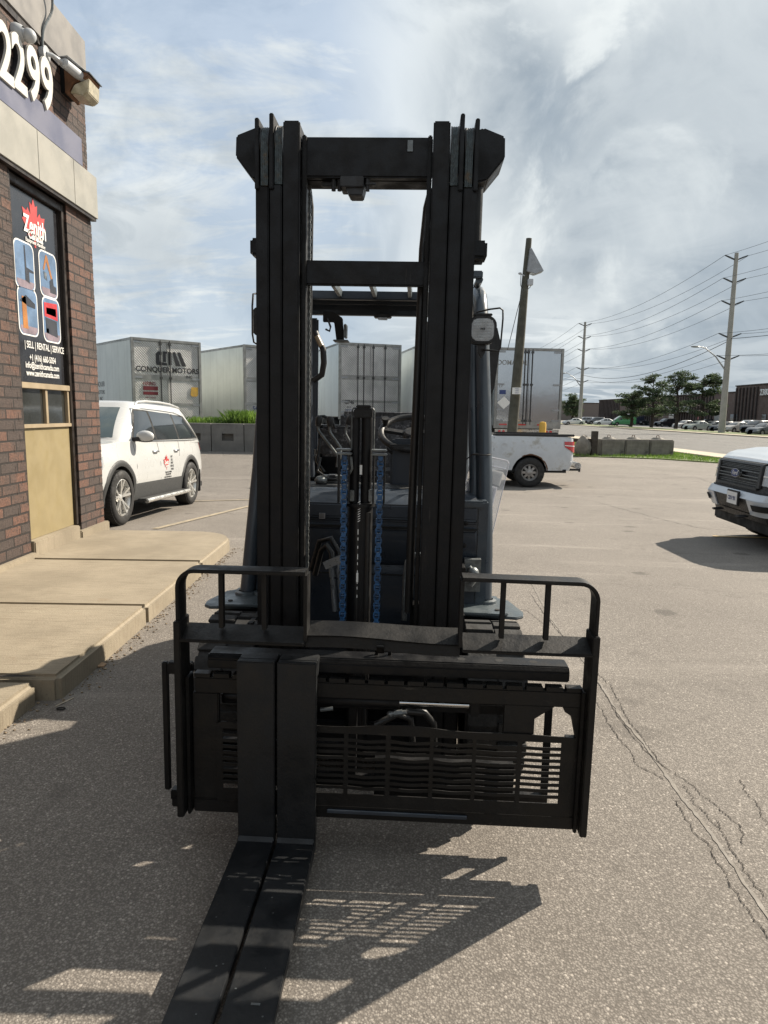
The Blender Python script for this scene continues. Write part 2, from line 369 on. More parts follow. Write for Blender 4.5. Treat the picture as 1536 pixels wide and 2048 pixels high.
def brick():
    mt = bpy.data.materials.new('rough_brown_brick'); mt.use_nodes = True; t = NT(mt.node_tree)
    p = t.n('ShaderNodeBsdfPrincipled'); o = t.n('ShaderNodeOutputMaterial'); t.link(p.outputs[0], o.inputs[0])
    g = t.n('ShaderNodeNewGeometry').outputs['Position']; s = t.n('ShaderNodeSeparateXYZ'); t.link(g, s.inputs[0])
    c = t.n('ShaderNodeCombineXYZ'); t.link(t.math('ADD', s.outputs[0], s.outputs[1]), c.inputs[0]); t.link(s.outputs[2], c.inputs[1])
    wob = t.n('ShaderNodeMixRGB'); wob.inputs[0].default_value = .006; t.link(c.outputs[0], wob.inputs[1])
    nz = t.n('ShaderNodeTexNoise'); t.link(g, nz.inputs[0]); nz.inputs['Scale'].default_value = 14; t.link(nz.outputs['Color'], wob.inputs[2])
    b = t.n('ShaderNodeTexBrick'); t.link(wob.outputs[0], b.inputs['Vector']); b.offset = .5
    for k, v in (('Scale', 1), ('Mortar Size', .010), ('Mortar Smooth', .15), ('Bias', 0), ('Brick Width', .29), ('Row Height', .102)): b.inputs[k].default_value = v
    b.inputs['Color1'].default_value = (0, 0, 0, 1); b.inputs['Color2'].default_value = (1, 1, 1, 1); b.inputs['Mortar'].default_value = (0, 0, 0, 1)
    rnd = t.n('ShaderNodeSeparateColor'); t.link(b.outputs['Color'], rnd.inputs[0])
    red = t.mix(t.ramp(t.noise(g, 3.0, 3), .4, .62), (.108, .068, .053), (.175, .086, .058))
    bc = t.mix(t.ramp(rnd.outputs[0], .25, .8), (.072, .053, .045), red)
    rg = t.noise(g, 38, 6, .75, 1.2)
    bc = t.mix(t.ramp(rg, .42, .62, .0, .65), bc, (.03, .022, .02))
    bc = t.mix(t.ramp(t.noise(g, 75, 4, .6), .60, .76, 0, .3), bc, (.32, .22, .18))
    bc = t.mix(b.outputs['Fac'], bc, (.022, .017, .015)); t.link(bc, p.inputs['Base Color']); p.inputs['Roughness'].default_value = .8
    h = t.math('SUBTRACT', t.math('MULTIPLY', rg, 1.1), t.math('MULTIPLY', b.outputs['Fac'], 1.6))
    bp = t.n('ShaderNodeBump'); bp.inputs['Strength'].default_value = .9; bp.inputs['Distance'].default_value = .014
    t.link(h, bp.inputs['Height']); t.link(bp.outputs[0], p.inputs['Normal'])
    return mt
M['brick'] = brick()

def metalside(name, base, metal, rough, lines):
    """trailer skin: vertical panel joints and slight oil-canning"""
    mt = bpy.data.materials.new(name); mt.use_nodes = True; t = NT(mt.node_tree)
    p = t.n('ShaderNodeBsdfPrincipled'); o = t.n('ShaderNodeOutputMaterial'); t.link(p.outputs[0], o.inputs[0])
    oc = t.n('ShaderNodeTexCoord').outputs['Object']; s = t.n('ShaderNodeSeparateXYZ'); t.link(oc, s.inputs[0])
    fr_ = t.math('FRACT', t.math('MULTIPLY', s.outputs[1], lines))
    ln = t.ramp(fr_, .0, .05, 1, 0)
    c = t.mix(t.ramp(t.noise(oc, .8, 6, .6), .3, .7), [x*.85 for x in base], base)
    mp = t.n('ShaderNodeMapping'); t.link(oc, mp.inputs[0]); mp.inputs['Scale'].default_value = (4, 4, .25)
    c = t.mix(t.ramp(t.noise(mp.outputs[0], 1, 6, .6), .55, .75, 0, .35), c, [x*.55 for x in base])
    c = t.mix(t.math('MULTIPLY', ln, .5), c, [x*.4 for x in base]); t.link(c, p.inputs['Base Color'])
    p.inputs['Metallic'].default_value = metal; p.inputs['Roughness'].default_value = rough
    b = t.n('ShaderNodeBump'); b.inputs['Strength'].default_value = .35; b.inputs['Distance'].default_value = .02
    t.link(t.math('ADD', t.noise(oc, 1.5, 3), t.math('MULTIPLY', ln, -.3)), b.inputs['Height']); t.link(b.outputs[0], p.inputs['Normal'])
    return mt
M['tside'] = metalside('trailer_skin', (.58, .60, .56), .15, .32, 1.6)
M['tsideb'] = metalside('trailer_skin_cool', (.55, .60, .60), .2, .3, .8)
def quilt(name, base, sc_, rough, smoothv=False):
    """polished stainless door with a pressed diamond pattern"""
    mt = bpy.data.materials.new(name); mt.use_nodes = True; t = NT(mt.node_tree)
    p = t.n('ShaderNodeBsdfPrincipled'); o = t.n('ShaderNodeOutputMaterial'); t.link(p.outputs[0], o.inputs[0])
    oc = t.n('ShaderNodeTexCoord').outputs['Object']; s = t.n('ShaderNodeSeparateXYZ'); t.link(oc, s.inputs[0])
    u = t.math('MULTIPLY', t.math('ADD', s.outputs[0], s.outputs[2]), sc_); v = t.math('MULTIPLY', t.math('SUBTRACT', s.outputs[0], s.outputs[2]), sc_)
    h = t.math('ADD', t.math('ABSOLUTE', t.math('SINE', u)), t.math('ABSOLUTE', t.math('SINE', v)))
    n = t.noise(oc, 1.4, 5, .6)
    c = t.mix(t.ramp(n, .3, .7), [x*(.92 if smoothv else .7) for x in base], base)
    if not smoothv: c = t.mix(t.ramp(h, .5, 1.0, .38, 0), c, [x*.3 for x in base])
    t.link(c, p.inputs['Base Color']); p.inputs['Metallic'].default_value = .9; p.inputs['Roughness'].default_value = rough
    b = t.n('ShaderNodeBump'); b.inputs['Strength'].default_value = .05 if smoothv else .4; b.inputs['Distance'].default_value = .03
    t.link(t.noise(oc, 2.2, 5, .6) if smoothv else t.math('ADD', h, t.math('MULTIPLY', n, .8)), b.inputs['Height']); t.link(b.outputs[0], p.inputs['Normal'])
    return mt
M['quilt'] = quilt('quilted_steel_door', (.55, .54, .53), 34, .38)
M['mirror'] = quilt('polished_steel_door', (.54, .56, .58), 20, .13, True)
M['frameg'] = pm('trailer_frame_grey', (.26, .26, .25), .45, .4, .2, 4)
M['framed'] = pm('trailer_dark_seal', (.05, .05, .05), .5, .2, .2, 4)

# ================================================================ SETTING
def ss(a, b, x):
    t = min(1, max(0, (x-a)/(b-a))); return t*t*(3-2*t)
def gz(x, y):
    y0 = 9.3-3.3*ss(1.2, 3.2, x); z = -.28*min(1, max(0, (y-y0)/(18-y0)))
    z += .69*ss(15.5, 21, y)*ss(1.0, -3.0, x)*(1-ss(30, 60, y)*0)
    return z
def ground_sheet():
    xs = [-1500, -600, -200, -80, -40, -25, -18, -14, -11, -9, -7.5, -6, -5, -4, -3, -2.5, -2, -1.5, -1, -.5, 0, .5, 1, 2, 3.5, 5, 7, 9, 12, 15, 20, 28, 40, 80, 200, 600, 1500]
    ys = [-60, -30, -10, -4, -1, 0, 1, 2, 3, 4, 5, 6, 7, 8, 9, 9.3, 10, 11, 12, 13, 14, 15, 15.5, 16, 16.5, 17, 17.5, 18, 18.5, 19, 19.5, 20, 20.5, 21, 22, 24, 28, 34, 45, 60, 90, 150, 300, 800, 2500]
    mb = MB(); mb.grid([[(x, y, gz(x, y)) for x in xs] for y in ys])
    return mb.build('ground', M['asph'], smooth=30)
tag(ground_sheet(), kind='structure')
# road beyond the lot, running away from the camera
ZR = -.28
def strip(name, mat, x0, x1, y0, y1, z, kind='structure'):
    mb = MB(); n = 12
    mb.grid([[(x0, y0+(y1-y0)*i/n, z), (x1, y0+(y1-y0)*i/n, z)] for i in range(n+1)])
    return tag(mb.build(name, mat), kind=kind)
RX0, RX1 = 17.2, 38.0
strip('road', M['road'], RX0, RX1, 5, 900, ZR+.012)
M['kerb'] = pm('kerb_concrete', (.42, .36, .27), .85, 0, .12, 1.2, .3, 30)
kb = MB(); kb.box(RX0-1.7, RX0, 5, 900, ZR-.2, ZR+.13); tag(kb.build('kerb', M['kerb'], bevel=.03), kind='structure')
kb = MB(); kb.box(RX1, RX1+1.6, 5, 900, ZR-.2, ZR+.14); tag(kb.build('kerb', M['kerb'], bevel=.03), kind='structure')
M['lane'] = pm('lane_paint', (.30, .29, .27), .8, 0, .3, 3)
mb = MB()
for k in range(60): mb.box(24.2, 24.36, 10+k*9, 13+k*9, ZR+.013, ZR+.020)
for k in range(60): mb.box(31.2, 31.36, 10+k*9, 13+k*9, ZR+.013, ZR+.020)
mb.box(27.6, 27.74, 5, 700, ZR+.013, ZR+.020)
tag(mb.build('road_marking', M['lane']), kind='structure')
M['turf'] = pm('turf_ground', (.10, .13, .04), .95, 0, .35, .8, .5, 20, dirt=(.17, .15, .08), dscale=1.2)
mb = MB(); mb.box(RX1+1.6, 44.5, 5, 900, ZR-.2, ZR+.16); tag(mb.build('verge', M['turf']), kind='structure')
M['lotfar'] = pm('far_lot', (.17, .165, .155), .9, 0, .12, .3)
strip('car_park', M['lotfar'], 44.5, 75, 5, 900, ZR+.03)
# near grass verge between the lot and the road
gp = [onz(1100, 905, ZR), onz(1120, 912, ZR), onz(1169, 914, ZR), onz(1230, 916, ZR), onz(1320, 919, ZR), onz(1431, 926.5, ZR)]
vp = [(p.x, p.y) for p in gp]; vx = RX0-1.7
last = vp[-1]; outline = vp + [(vx, last[1]-1.0), (vx, 120), (9.0, 120), (vp[0][0], 60)]
mb = MB(); mb.prism(outline, ZR-.05, ZR+.05, 'z'); tag(mb.build('verge', M['turf']), kind='structure')
def inside(p, poly):
    c = False; n = len(poly)
    for i in range(n):
        a, b = poly[i], poly[i-1]
        if (a[1] > p[1]) != (b[1] > p[1]) and p[0] < (b[0]-a[0])*(p[1]-a[1])/(b[1]-a[1])+a[0]: c = not c
    return c
def blades(mb, x, y, z, h, w_, lean=.4):
    a = random.uniform(0, 2*PI); dx, dy = math.cos(a)*w_, math.sin(a)*w_; b = random.uniform(0, 2*PI); lx, ly = math.cos(b)*h*lean*random.random(), math.sin(b)*h*lean*random.random()
    mb.add([(x-dx, y-dy, z), (x+dx, y+dy, z), (x+dx*.6+lx*.4, y+dy*.6+ly*.4, z+h*.6), (x+lx, y+ly, z+h)], [(0, 1, 2, 3)])
mb = MB()
for i in range(26000):
    x = random.uniform(7, 15.4); y = random.uniform(27, 48)
    if inside((x, y), outline): blades(mb, x, y, ZR+.04, random.uniform(.05, .16), .012, .8)
tag(mb.build('grass', M['grassb']), kind='stuff')

# asphalt seams: sealed crack and fine cracks in the lot surface
def crack_strip(mb, pts, w0, w1, z=.004, wob=.02, n=60):
    pts = [Vector((p[0], p[1], 0)) for p in pts]
    ds = [0]
    for i in range(1, len(pts)): ds.append(ds[-1]+(pts[i]-pts[i-1]).length)
    rows = []; ph = 0
    for k in range(n+1):
        d = ds[-1]*k/n; i = max(j for j in range(len(ds)) if ds[j] <= d+1e-9); i = min(i, len(pts)-2)
        t = (d-ds[i])/max(1e-6, ds[i+1]-ds[i]); p = pts[i].lerp(pts[i+1], t); dr = (pts[i+1]-pts[i]).normalized(); nr = Vector((-dr.y, dr.x, 0))
        ph = ph*.88+random.uniform(-1, 1)*wob*.36; p = p+nr*ph; ww = random.uniform(w0, w1)/2
        if k in (0, n): ww *= .2
        a = p-nr*ww; b = p+nr*ww
        rows.append([(a.x, a.y, gz(a.x, a.y)+z), (b.x, b.y, gz(b.x, b.y)+z)])
    mb.grid(rows)
def pz(l): return [onz(px, py, 0) for px, py in l]
mb = MB()
main = [(1062, 1165), (1100, 1235), (1150, 1300), (1200, 1370), (1250, 1440), (1300, 1505), (1340, 1560), (1400, 1640), (1470, 1735), (1536, 1835), (1600, 1930)]
crack_strip(mb, pz(main), .008, .022, .0025, .010, 170)
tag(mb.build('crack_sealer', M['tar']), kind='structure')
mb = MB()
for l, a in [(([(1062, 1190), (1110, 1255), (1175, 1325), (1205, 1380), (1240, 1440), (1290, 1500), (1340, 1545)]), 1),
    ([(1192, 1345), (1225, 1375), (1250, 1430), (1285, 1475), (1330, 1535)], 1), ([(1190, 1400), (1215, 1440), (1250, 1490), (1275, 1530), (1330, 1560)], 1),
    ([(1350, 1545), (1400, 1585), (1430, 1610), (1480, 1650), (1490, 1690)], 1), ([(1365, 1570), (1400, 1620), (1440, 1660)], 1),
    ([(1430, 1640), (1470, 1710), (1500, 1760), (1536, 1800)], 1), ([(1480, 1560), (1510, 1610), (1536, 1650)], 1), ([(1345, 1595), (1380, 1650), (1450, 1745), (1500, 1830), (1540, 1880)], 1),
    ([(1000, 1210), (1050, 1220), (1090, 1250)], .8), ([(950, 1090), (1100, 1093), (1190, 1095), (1330, 1097), (1450, 1100)], 1.6), ([(985, 1163), (1100, 1165), (1230, 1168), (1360, 1175), (1536, 1188)], 1),
    ([(1190, 985), (1260, 1005), (1330, 1025), (1400, 1042), (1460, 1048), (1536, 1049)], 3), ([(1160, 968), (1300, 973), (1440, 970), (1480, 975)], 2), ([(1230, 938), (1330, 939), (1390, 938), (1440, 952)], 5),
    ([(410, 905), (450, 935), (500, 930)], 2), ([(405, 965), (440, 968), (510, 964)], 3), ([(420, 1010), (470, 1022), (510, 1018)], 2), ([(700, 1010), (640, 960)], 1)]:
    crack_strip(mb, pz(l), .0012*a, .0058*a, .003, .014*a, 130)
tag(mb.build('crack', M['crack']), kind='structure')
# parking lines
def line_mark(px0, px1, w_):
    a = onz(*px0, 0); b = onz(*px1, 0); d = (b-a).normalized(); n_ = Vector((-d.y, d.x, 0))*w_/2; rows = []
    for k in range(13):
        p = a.lerp(b, k/12); rows.append([(q.x, q.y, gz(q.x, q.y)+.009) for q in (p-n_, p+n_)])
    mb.grid(rows)
mb = MB(); line_mark((310, 1058), (620, 965), .10); line_mark((385, 990), (520, 985), .1); tag(mb.build('parking_line', M['yellowl']), kind='structure')
mb = MB(); M['yline'] = pm('yellow_line', (.55, .38, .16), .7, 0, .15, 14, dirt=(.35, .26, .14), dscale=10)
line_mark((1428, 1061), (1560, 1065), .11); tag(mb.build('parking_line', M['yline']), kind='structure')

# sidewalk with joints and rounded end
XW = -3.58                          # plane of the near building's wall
def walk():
    mb = MB(); xe = -1.83; top = .15
    # outlines of the slabs, left to right going away
    def slab(y0, y1, xe0, xe1, zt, rnd_end=False):
        pts = [(XW-.6, y0), (xe0, y0)]
        if rnd_end:
            c = (xe1-.55, y1-.55)
            pts += [(c[0]+.55*math.cos(a), c[1]+.55*math.sin(a)) for a in [k*PI/2/10 for k in range(11)]]
            pts += [(XW-.6, y1)]
        else: pts += [(xe1, y1), (XW-.6, y1)]
        mb.prism(pts, -.3, zt, 'z')
    g_ = .008
    slab(3.69, 5.14-g_, xe, xe, top); slab(5.14, 6.74-g_, xe, xe, top-.004); slab(6.74, 8.46, xe, xe, top-.002, True)
    slab(-2, 3.66, -2.02, -1.94, top-.02)
    return mb.build('sidewalk', M['walk'], bevel=.028, seg=3)
tag(walk(), kind='structure')
mb = MB(); crack_strip(mb, [(-3.3, 3.675), (-2.6, 3.68), (-1.95, 3.675)], .02, .035, .152-0, .01, 30)
tag(mb.build('sidewalk_joint', M['crack']), kind='structure')

# ---- debris at the kerb foot
mb = MB()
for i in range(420):
    y = random.uniform(2.4, 8.2); x = -1.83+abs(random.gauss(0, .05))+.01
    if y < 3.66: x -= .13
    s_ = random.uniform(.003, .010)
    mb.ball((x, y, s_*.4), (s_, s_*random.uniform(.6, 1.2), s_*.5), 6, 4)
tag(mb.build('gravel', pm('kerb_grit', (.20, .15, .10), .9, 0, .6, 40)), kind='stuff')
def litter(name, px, py, pts, mat, label):
    o = onz(px, py, 0); e = empty(name, (o.x, o.y, .0), (0, 0, random.uniform(0, 3)), label, 'litter')
    b_ = MB(); b_.prism(pts, .003, .012, 'z'); b_.build('scrap', mat, e); return e
litter('leaf', 203, 1332, [(-.02, -.03), (.015, -.035), (.03, .01), (.0, .045), (-.025, .02)], pm('dry_leaf', (.34, .22, .13), .8), 'dry pinkish leaf lying against the kerb of the sidewalk')
o = onz(122, 1419, 0); b_ = MB(); b_.tube([(o.x+.022*math.cos(a), o.y+.013*math.sin(a), .006) for a in [k*2*PI/14 for k in range(14)]], .004, 5, True)
tag(b_.build('rubber_ring', M['rubber'], smooth=40), 'small black rubber ring lying on the asphalt by the kerb end', 'litter')
a0 = onz(112, 1414, 0); a1 = onz(148, 1397, 0); b_ = MB(); b_.cyl((a0.x, a0.y, .006), (a1.x, a1.y, .006), .003, n=6)
tag(b_.build('twig', pm('twig', (.42, .36, .28), .8)), 'thin pale twig lying on the asphalt beside the rubber ring', 'litter')

# ================================================================ NEAR BUILDING
YC = 8.62                          # corner of the building
def wy(px, py, x=XW): p = onx(px, py, x); return p.y, p.z
bl = empty('brick_building', (XW, YC, 0), label='dark brown rough brick building corner with beige metal bands, left of the sidewalk', cat='building')
def bp(mb, name, mat, parent=bl, **k):      # part built in world coordinates
    mb2 = mb; mb2.v = [tuple(Vector(v)-Vector((XW, YC, 0))) for v in mb.v]; return mb2.build(name, mat, parent, **k)
yl, yr = wy(38, 700)[0], wy(146, 700)[0]          # window bay between the brick piers
ztop = wy(193, 443, XW)[1]-.0
ztb = wy(146, 420)[1]
XB = -16
ZT = 5.86; ZF = wy(178, 186)[1]
zb0, zb1 = wy(181, 440)[1]+.02, wy(176, 352)[1]       # lower band bottom and top
mb = MB()
mb.box(XB, XW, -3, yl, .15, zb0+.05); mb.box(XB, XW, yr, YC, .15, zb0+.05); mb.box(XB, XW, -3, YC-.03, zb0+.05, ZF+.1)
mb.box(XB, XW-.35, yl, yr, .15, zb0+.05)
bp(mb, 'wall', M['brick'])
# rough brick faces standing proud along both vertical edges (uneven silhouette)
mb = MB(); mb3 = MB(); k = 0; z = .18
while z < ZF-.05:
    if not (zb0-.06 < z < zb1+.02):
        d = random.uniform(.004, .014)-(.03 if z > zb0-.1 else 0); mb.box(XW-.14, XW+.002, YC-.10 if k % 2 else YC-.25, YC+d, z+.006, z+.096)
        if z < zb0-.1:
            d = random.uniform(.004, .012); mb3.box(XW-.2, XW+.002, yl-.09 if k % 2 else yl-.2, yl+d, z+.006, z+.096)
    z += .102; k += 1
bp(mb, 'corner_brickwork', M['brick'], bevel=.006); bp(mb3, 'pier_brickwork', M['brick'], bevel=.006)
mb = MB(); mb.box(XB, XW+.05, -3, yl+.03, .0, .19); mb.box(XB, XW+.05, yr-.10, YC+.05, .0, .23); mb.box(XB, XW+.03, yl+.03, yr-.10, .0, .30)
bp(mb, 'plinth', M['walk'], bevel=.012)
# beige projecting band, blue-grey sign band and roof fascia
mb = MB(); yb = YC+.045
segs = [-3, 3.4, 5.6, 7.25, 8.05, yb]
for a, b_ in zip(segs[:-1], segs[1:]): mb.box(XW+.002, XW+.075, a+.0015, b_-.0015, zb0, zb1)
mb.box(XB, XW, YC+.002, yb, zb0, zb1)
bp(mb, 'canopy_band', M['beige'], bevel=.004)
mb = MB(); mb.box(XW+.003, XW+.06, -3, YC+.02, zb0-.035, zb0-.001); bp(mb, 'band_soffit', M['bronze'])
zs0, zs1 = wy(157, 342)[1], wy(156, 279)[1]
ys = wy(156, 310)[0]
mb = MB(); mb.box(XW+.003, XW+.05, -3, ys, zb1+.02, zs1); bp(mb, 'sign_panel', M['lilac'], bevel=.004)
mb = MB(); mb.box(XW-.3, XW+.035, -3, YC-.02, ZF, ZT); mb.box(XB, XW-.3, YC-.2, YC-.02, ZF, ZT); mb.box(XB, XW-.3, -3, YC-.2, ZT-.2, ZT-.02); bp(mb, 'roof_fascia', M['fascia'], bevel=.005)
mb = MB(); mb.box(XW+.002, XW+.02, -3, YC-.03, ZF-.07, ZF-.001); bp(mb, 'fascia_lower_trim', M['bronze'])  # dark bronze strip along the lower edge of the fascia
# window bay
XG = XW-.075
zsill = wy(55, 770)[1]; zlow0 = wy(60, 850)[1]; zw1 = zb0-.04
FR = .10
wn = MB()
wn.box(XG-.03, XG+.05, yr-.07, yr-.012, .30, zw1); wn.box(XG-.03, XG+.01, yr-.012, yr, .3, zw1); wn.box(XG-.03, XG+.07, yl, yl+.03, .30, zw1); wn.box(XG-.03, XG+.05, yl+.03, yr-.07, zw1-.08, zw1)
wn.box(XG-.02, XG+.02, yr-.09, yr-.07, zsill, zw1-.08)
wf = bp(wn, 'window', M['bronze'], bevel=.005)
def wsub(mb, name, mat, parent=wf, **k): return bp(mb, name, mat, parent, **k)
mb = MB(); mb.box(XG-.02, XG+.05, yl+.03, yr-.07, zsill-.03, zsill+.03); mb.box(XG-.02, XG+.05, yl+.03, yr-.07, zlow0-.035, zlow0+.005)
M['tan'] = pm('tan_frame', (.33, .26, .17), .5, .1, .08, 4)
wsub(mb, 'sill', M['tan'], bevel=.004)
mid = wy(89, 815, XG)[0]
mb = MB(); mb.box(XG-.01, XG+.03, mid-.025, mid+.025, zlow0+.005, zsill-.03); wsub(mb, 'mullion', M['tan'], bevel=.003)
mb = MB(); mb.box(XG-.01, XG+.035, yr-.11, yr-.07, zlow0+.005, zsill-.03); wsub(mb, 'mullion', M['tan'], bevel=.003)
mb = MB(); mb.box(XG-.02, XG, yl+.03, yr-.07, zlow0, zw1-.1); wsub(mb, 'pane', pm('dark_window_glass', (.03, .032, .03), .05, 0, .1, 2, coat=1.))
mb = MB(); mb.box(XG-.02, XG+.02, yl+.03, yr-.07, .30, zlow0-.035)
bp(mb, 'spandrel_panel', M['mustard'], bevel=.004)
# address number, each digit a raised letter
def wallM(y, z, x): return fr(Vector((x, y, z)), Vector((0, 1, 0)), Vector((0, 0, 1)), Vector((1, 0, 0)))
ad = empty('address_number', (XW, 7.5, 5.0), label='large white raised numerals 2299 on the dark brick above the blue-grey sign band', cat='number sign')
for ch, px, py in (('2', 9, 112), ('2', 37, 134), ('9', 66, 155), ('9', 93, 175)):
    y_, z_ = wy(px, py, XW+.06)
    for nm, ext, off, x_, m_ in (('digit', .012, .024, XW+.06, M['digit']), ):
        d_ = MB(); d_.text(ch, .69, Matrix.Translation((-XW, -7.5, -5.0)) @ wallM(y_, z_, x_), ext, .015, .76)
        dg_ = d_.build('digit', m_, ad)
        d2 = MB(); d2.text(ch, .69, Matrix.Translation((-XW, -7.5, -5.0)) @ wallM(y_, z_, XW+.026), .022, .013, .76)
        d2.build('return', M['inkb'], dg_)
# poster behind the glass
py0, pz0 = wy(56, 762, XG); py1, pz1 = yr-.10, zw1-.09
py0 = yl+.035
po = empty('window_poster', (XG, 7.5, 2.8), label='tall black poster with red maple leaf logo, four pictures and contact details in the window', cat='poster')
off = Matrix.Translation((-XG, -7.5, -2.8))
def pbuild(mb, name, mat, parent=po, **k): mb.v = [tuple(off @ Vector(v)) for v in mb.v]; return mb.build(name, mat, parent, **k)
mb = MB(); mb.box(XG+.0015, XG+.004, py0, py1, zsill+.035, pz1); pbuild(mb, 'backing', M['poster'])
leaf = [(0, 1), (.13, .72), (.32, .80), (.26, .36), (.50, .56), (.58, .42), (.92, .48), (.80, .18), (.95, .06), (.52, -.28), (.58, -.46), (.08, -.40), (.06, -.8), (-.06, -.8), (-.08, -.40), (-.58, -.46), (-.52, -.28), (-.95, .06), (-.80, .18), (-.92, .48), (-.58, .42), (-.50, .56), (-.26, .36), (-.32, .80), (-.13, .72)]
def PXY(px, py): return wy(px, py, XG+.004)
ly, lz = PXY(68, 452)
mb = MB(); mb.prism([(ly+.25*a, lz+.27*b) for a, b in leaf], XG+.005, XG+.007, 'x'); pbuild(mb, 'leaf_logo', M['redp'])
mb = MB()
for s_, px, py, sz, sx, bo in (('Zenith', 69, 457, .235, .72, .006), ('Canada', 70, 474, .125, .8, .003), ('Equipment Handling', 70, 487, .055, .9, .0008), ('| SELL | RENTAL | SERVICES', 91, 696, .098, .76, .001), ('+1 (416) 660-5054', 85, 719, .092, .8, .001),
    ('info@zenithcanada.com', 85, 734, .088, .84, .001), ('www.zenithcanada.com', 86, 749, .088, .84, .001)):
    y_, z_ = PXY(px, py); mb.text(s_, sz, wallM(y_, z_, XG+.0105), .001, bo, sx)
pbuild(mb, 'lettering', M['whitep'])
def rrect(cy, cz, w_, h_, r_=.08):
    out = []
    for sx, sz, a0 in ((1, 1, 0), (-1, 1, 90), (-1, -1, 180), (1, -1, 270)):
        for k in range(6): a = R(a0+18*k); out.append((cy+sx*(w_/2-r_)+r_*math.cos(a), cz+sz*(h_/2-r_)+r_*math.sin(a)))
    return out
picw, pich = .39, .475
c_r = PXY(98, 551); c_l = PXY(53, 533); c_r2 = PXY(102, 641); c_l2 = PXY(57, 624)
colA = c_r[0]-.02; colB = colA-.49
sky_m = pm('picture_sky', (.12, .19, .30), .3, 0, .3, 3, coat=.5); pk_m = pm('picture_ground', (.22, .17, .19), .3, 0, .3, 5, coat=.5); or_m = pm('picture_orange', (.38, .15, .03), .3, coat=.5); dk_m = pm('picture_dark', (.03, .03, .035), .3, coat=.5); rd_m = pm('picture_red', (.5, .03, .03), .3, coat=.5)
def picture(cy, cz, kind):
    b1 = MB(); b1.prism(rrect(cy, cz, picw, pich), XG+.0055, XG+.0070, 'x'); fp = pbuild(b1, 'picture', M['whitep'])
    b2 = MB(); b2.prism(rrect(cy, cz, picw-.03, pich-.03, .07), XG+.0072, XG+.0082, 'x'); pbuild(b2, 'photo', sky_m, fp)
    X0, X1 = XG+.0084, XG+.0094
    g_ = MB(); g_.prism([(cy-picw/2+.03, cz-pich*.3), (cy+picw/2-.03, cz-pich*.3), (cy+picw/2-.03, cz-pich*.38), (cy+picw*.3, cz-pich*.46), (cy-picw*.3, cz-pich*.46), (cy-picw/2+.03, cz-pich*.38)], X0, X1, 'x'); pbuild(g_, 'pavement', pk_m, fp)
    X0, X1 = XG+.0096, XG+.0106
    def pl(pts, m_, nm):
        q = MB(); q.prism([(cy+a*picw, cz+b*pich) for a, b in pts], X0, X1, 'x'); pbuild(q, nm, m_, fp)
    if kind == 'excavator':
        pl([(-.30, .10), (-.12, .42), (-.04, .40), (.20, -.05), (.12, -.08), (-.10, .28), (-.24, .06)], or_m, 'boom'); pl([(-.28, .05), (-.12, .02), (-.10, -.14), (-.26, -.10)], M['steel'], 'bucket'); pl([(.04, -.38), (.04, -.12), (.22, -.04), (.26, -.2), (.40, -.22), (.40, -.38)], dk_m, 'machine')
    elif kind == 'lift':
        pl([(-.40, .06), (-.40, .36), (.34, .40), (.34, .02)], rd_m, 'platform'); pl([(-.30, .12), (-.30, .26), (.26, .28), (.26, .10)], dk_m, 'opening'); pl([(-.34, -.30), (-.36, .04), (.28, .0), (.30, -.36)], dk_m, 'scissor'); pl([(-.34, -.2), (-.2, -.2), (-.2, -.3), (-.34, -.3)], M['whitep'], 'wheel_disc')
    elif kind == 'truck':
        pl([(.0, -.3), (.0, .42), (.05, .42), (.08, -.02), (.44, -.06), (.44, -.1), (.2, -.1), (.2, -.34)], dk_m, 'machine')
    else:
        pl([(-.4, .2), (-.1, .34), (.36, .2), (.36, .1), (.0, .12)], dk_m, 'cab'); pl([(-.3, -.36), (-.3, .3), (-.1, .3), (-.05, -.36)], or_m, 'machine')
picture(colA, c_r[1], 'excavator'); picture(colA+.02, c_r2[1], 'lift'); picture(colB, c_l[1], 'truck'); picture(colB+.02, c_l2[1], 'telehandler')

# cameras, cable and flood lamp on the wall
y_, z_ = wy(57, 66, XW+.13)
dm = empty('dome_camera', (XW, y_, z_), label='round white dome security camera just under the roof fascia', cat='security camera')
b_ = MB(); b_.T = Matrix.Rotation(R(-90), 4, 'Z'); b_.lathe([(0, 0), (.085, 0), (.085, .03), (.07, .07), (.055, .09)], 24); b_.build('base', M['camw'], dm, smooth=40)
b_ = MB(); b_.ball((.12, .03, -.01), .065, 18, 12); b_.cyl((.05, .0, 0), (.12, .03, -.01), .05, .05, 18); b_.build('housing', M['camw'], dm, smooth=60)
b_ = MB(); b_.cyl((.13, .07, -.02), (.155, .10, -.03), .034, .032, 18); b_.build('lens', M['dark'], dm, smooth=40)
y_, z_ = wy(90, 108, XW+.03)
bc_ = empty('bullet_camera', (XW, y_, z_), label='white bullet security camera on a round white bracket, pointing past the building corner', cat='security camera')
b_ = MB(); b_.cyl((.0, 0, 0), (.05, 0, 0), .078, .075, 24); b_.build('base', M['camw'], bc_, smooth=40)
b_ = MB(); b_.tube([(.05, 0, 0), (.09, .02, .0), (.12, .09, -.005), (.14, .16, -.01)], .022, 12); b_.build('bracket', M['camw'], bc_, smooth=50)
b_ = MB(); d0 = Vector((.15, .14, -.01)); d1 = Vector((.22, .42, -.03)); b_.tube([d0, d0.lerp(d1, .05), d0.lerp(d1, .8), d1], [.035, .052, .052, .05], 18); b_.build('housing', M['camw'], bc_, smooth=40)
b_ = MB(); b_.bar(d0+Vector((0, 0, .06)), d1+Vector((.01, .05, .06)), .115, .008); b_.build('sun_shield', M['camw'], bc_, bevel=.003)
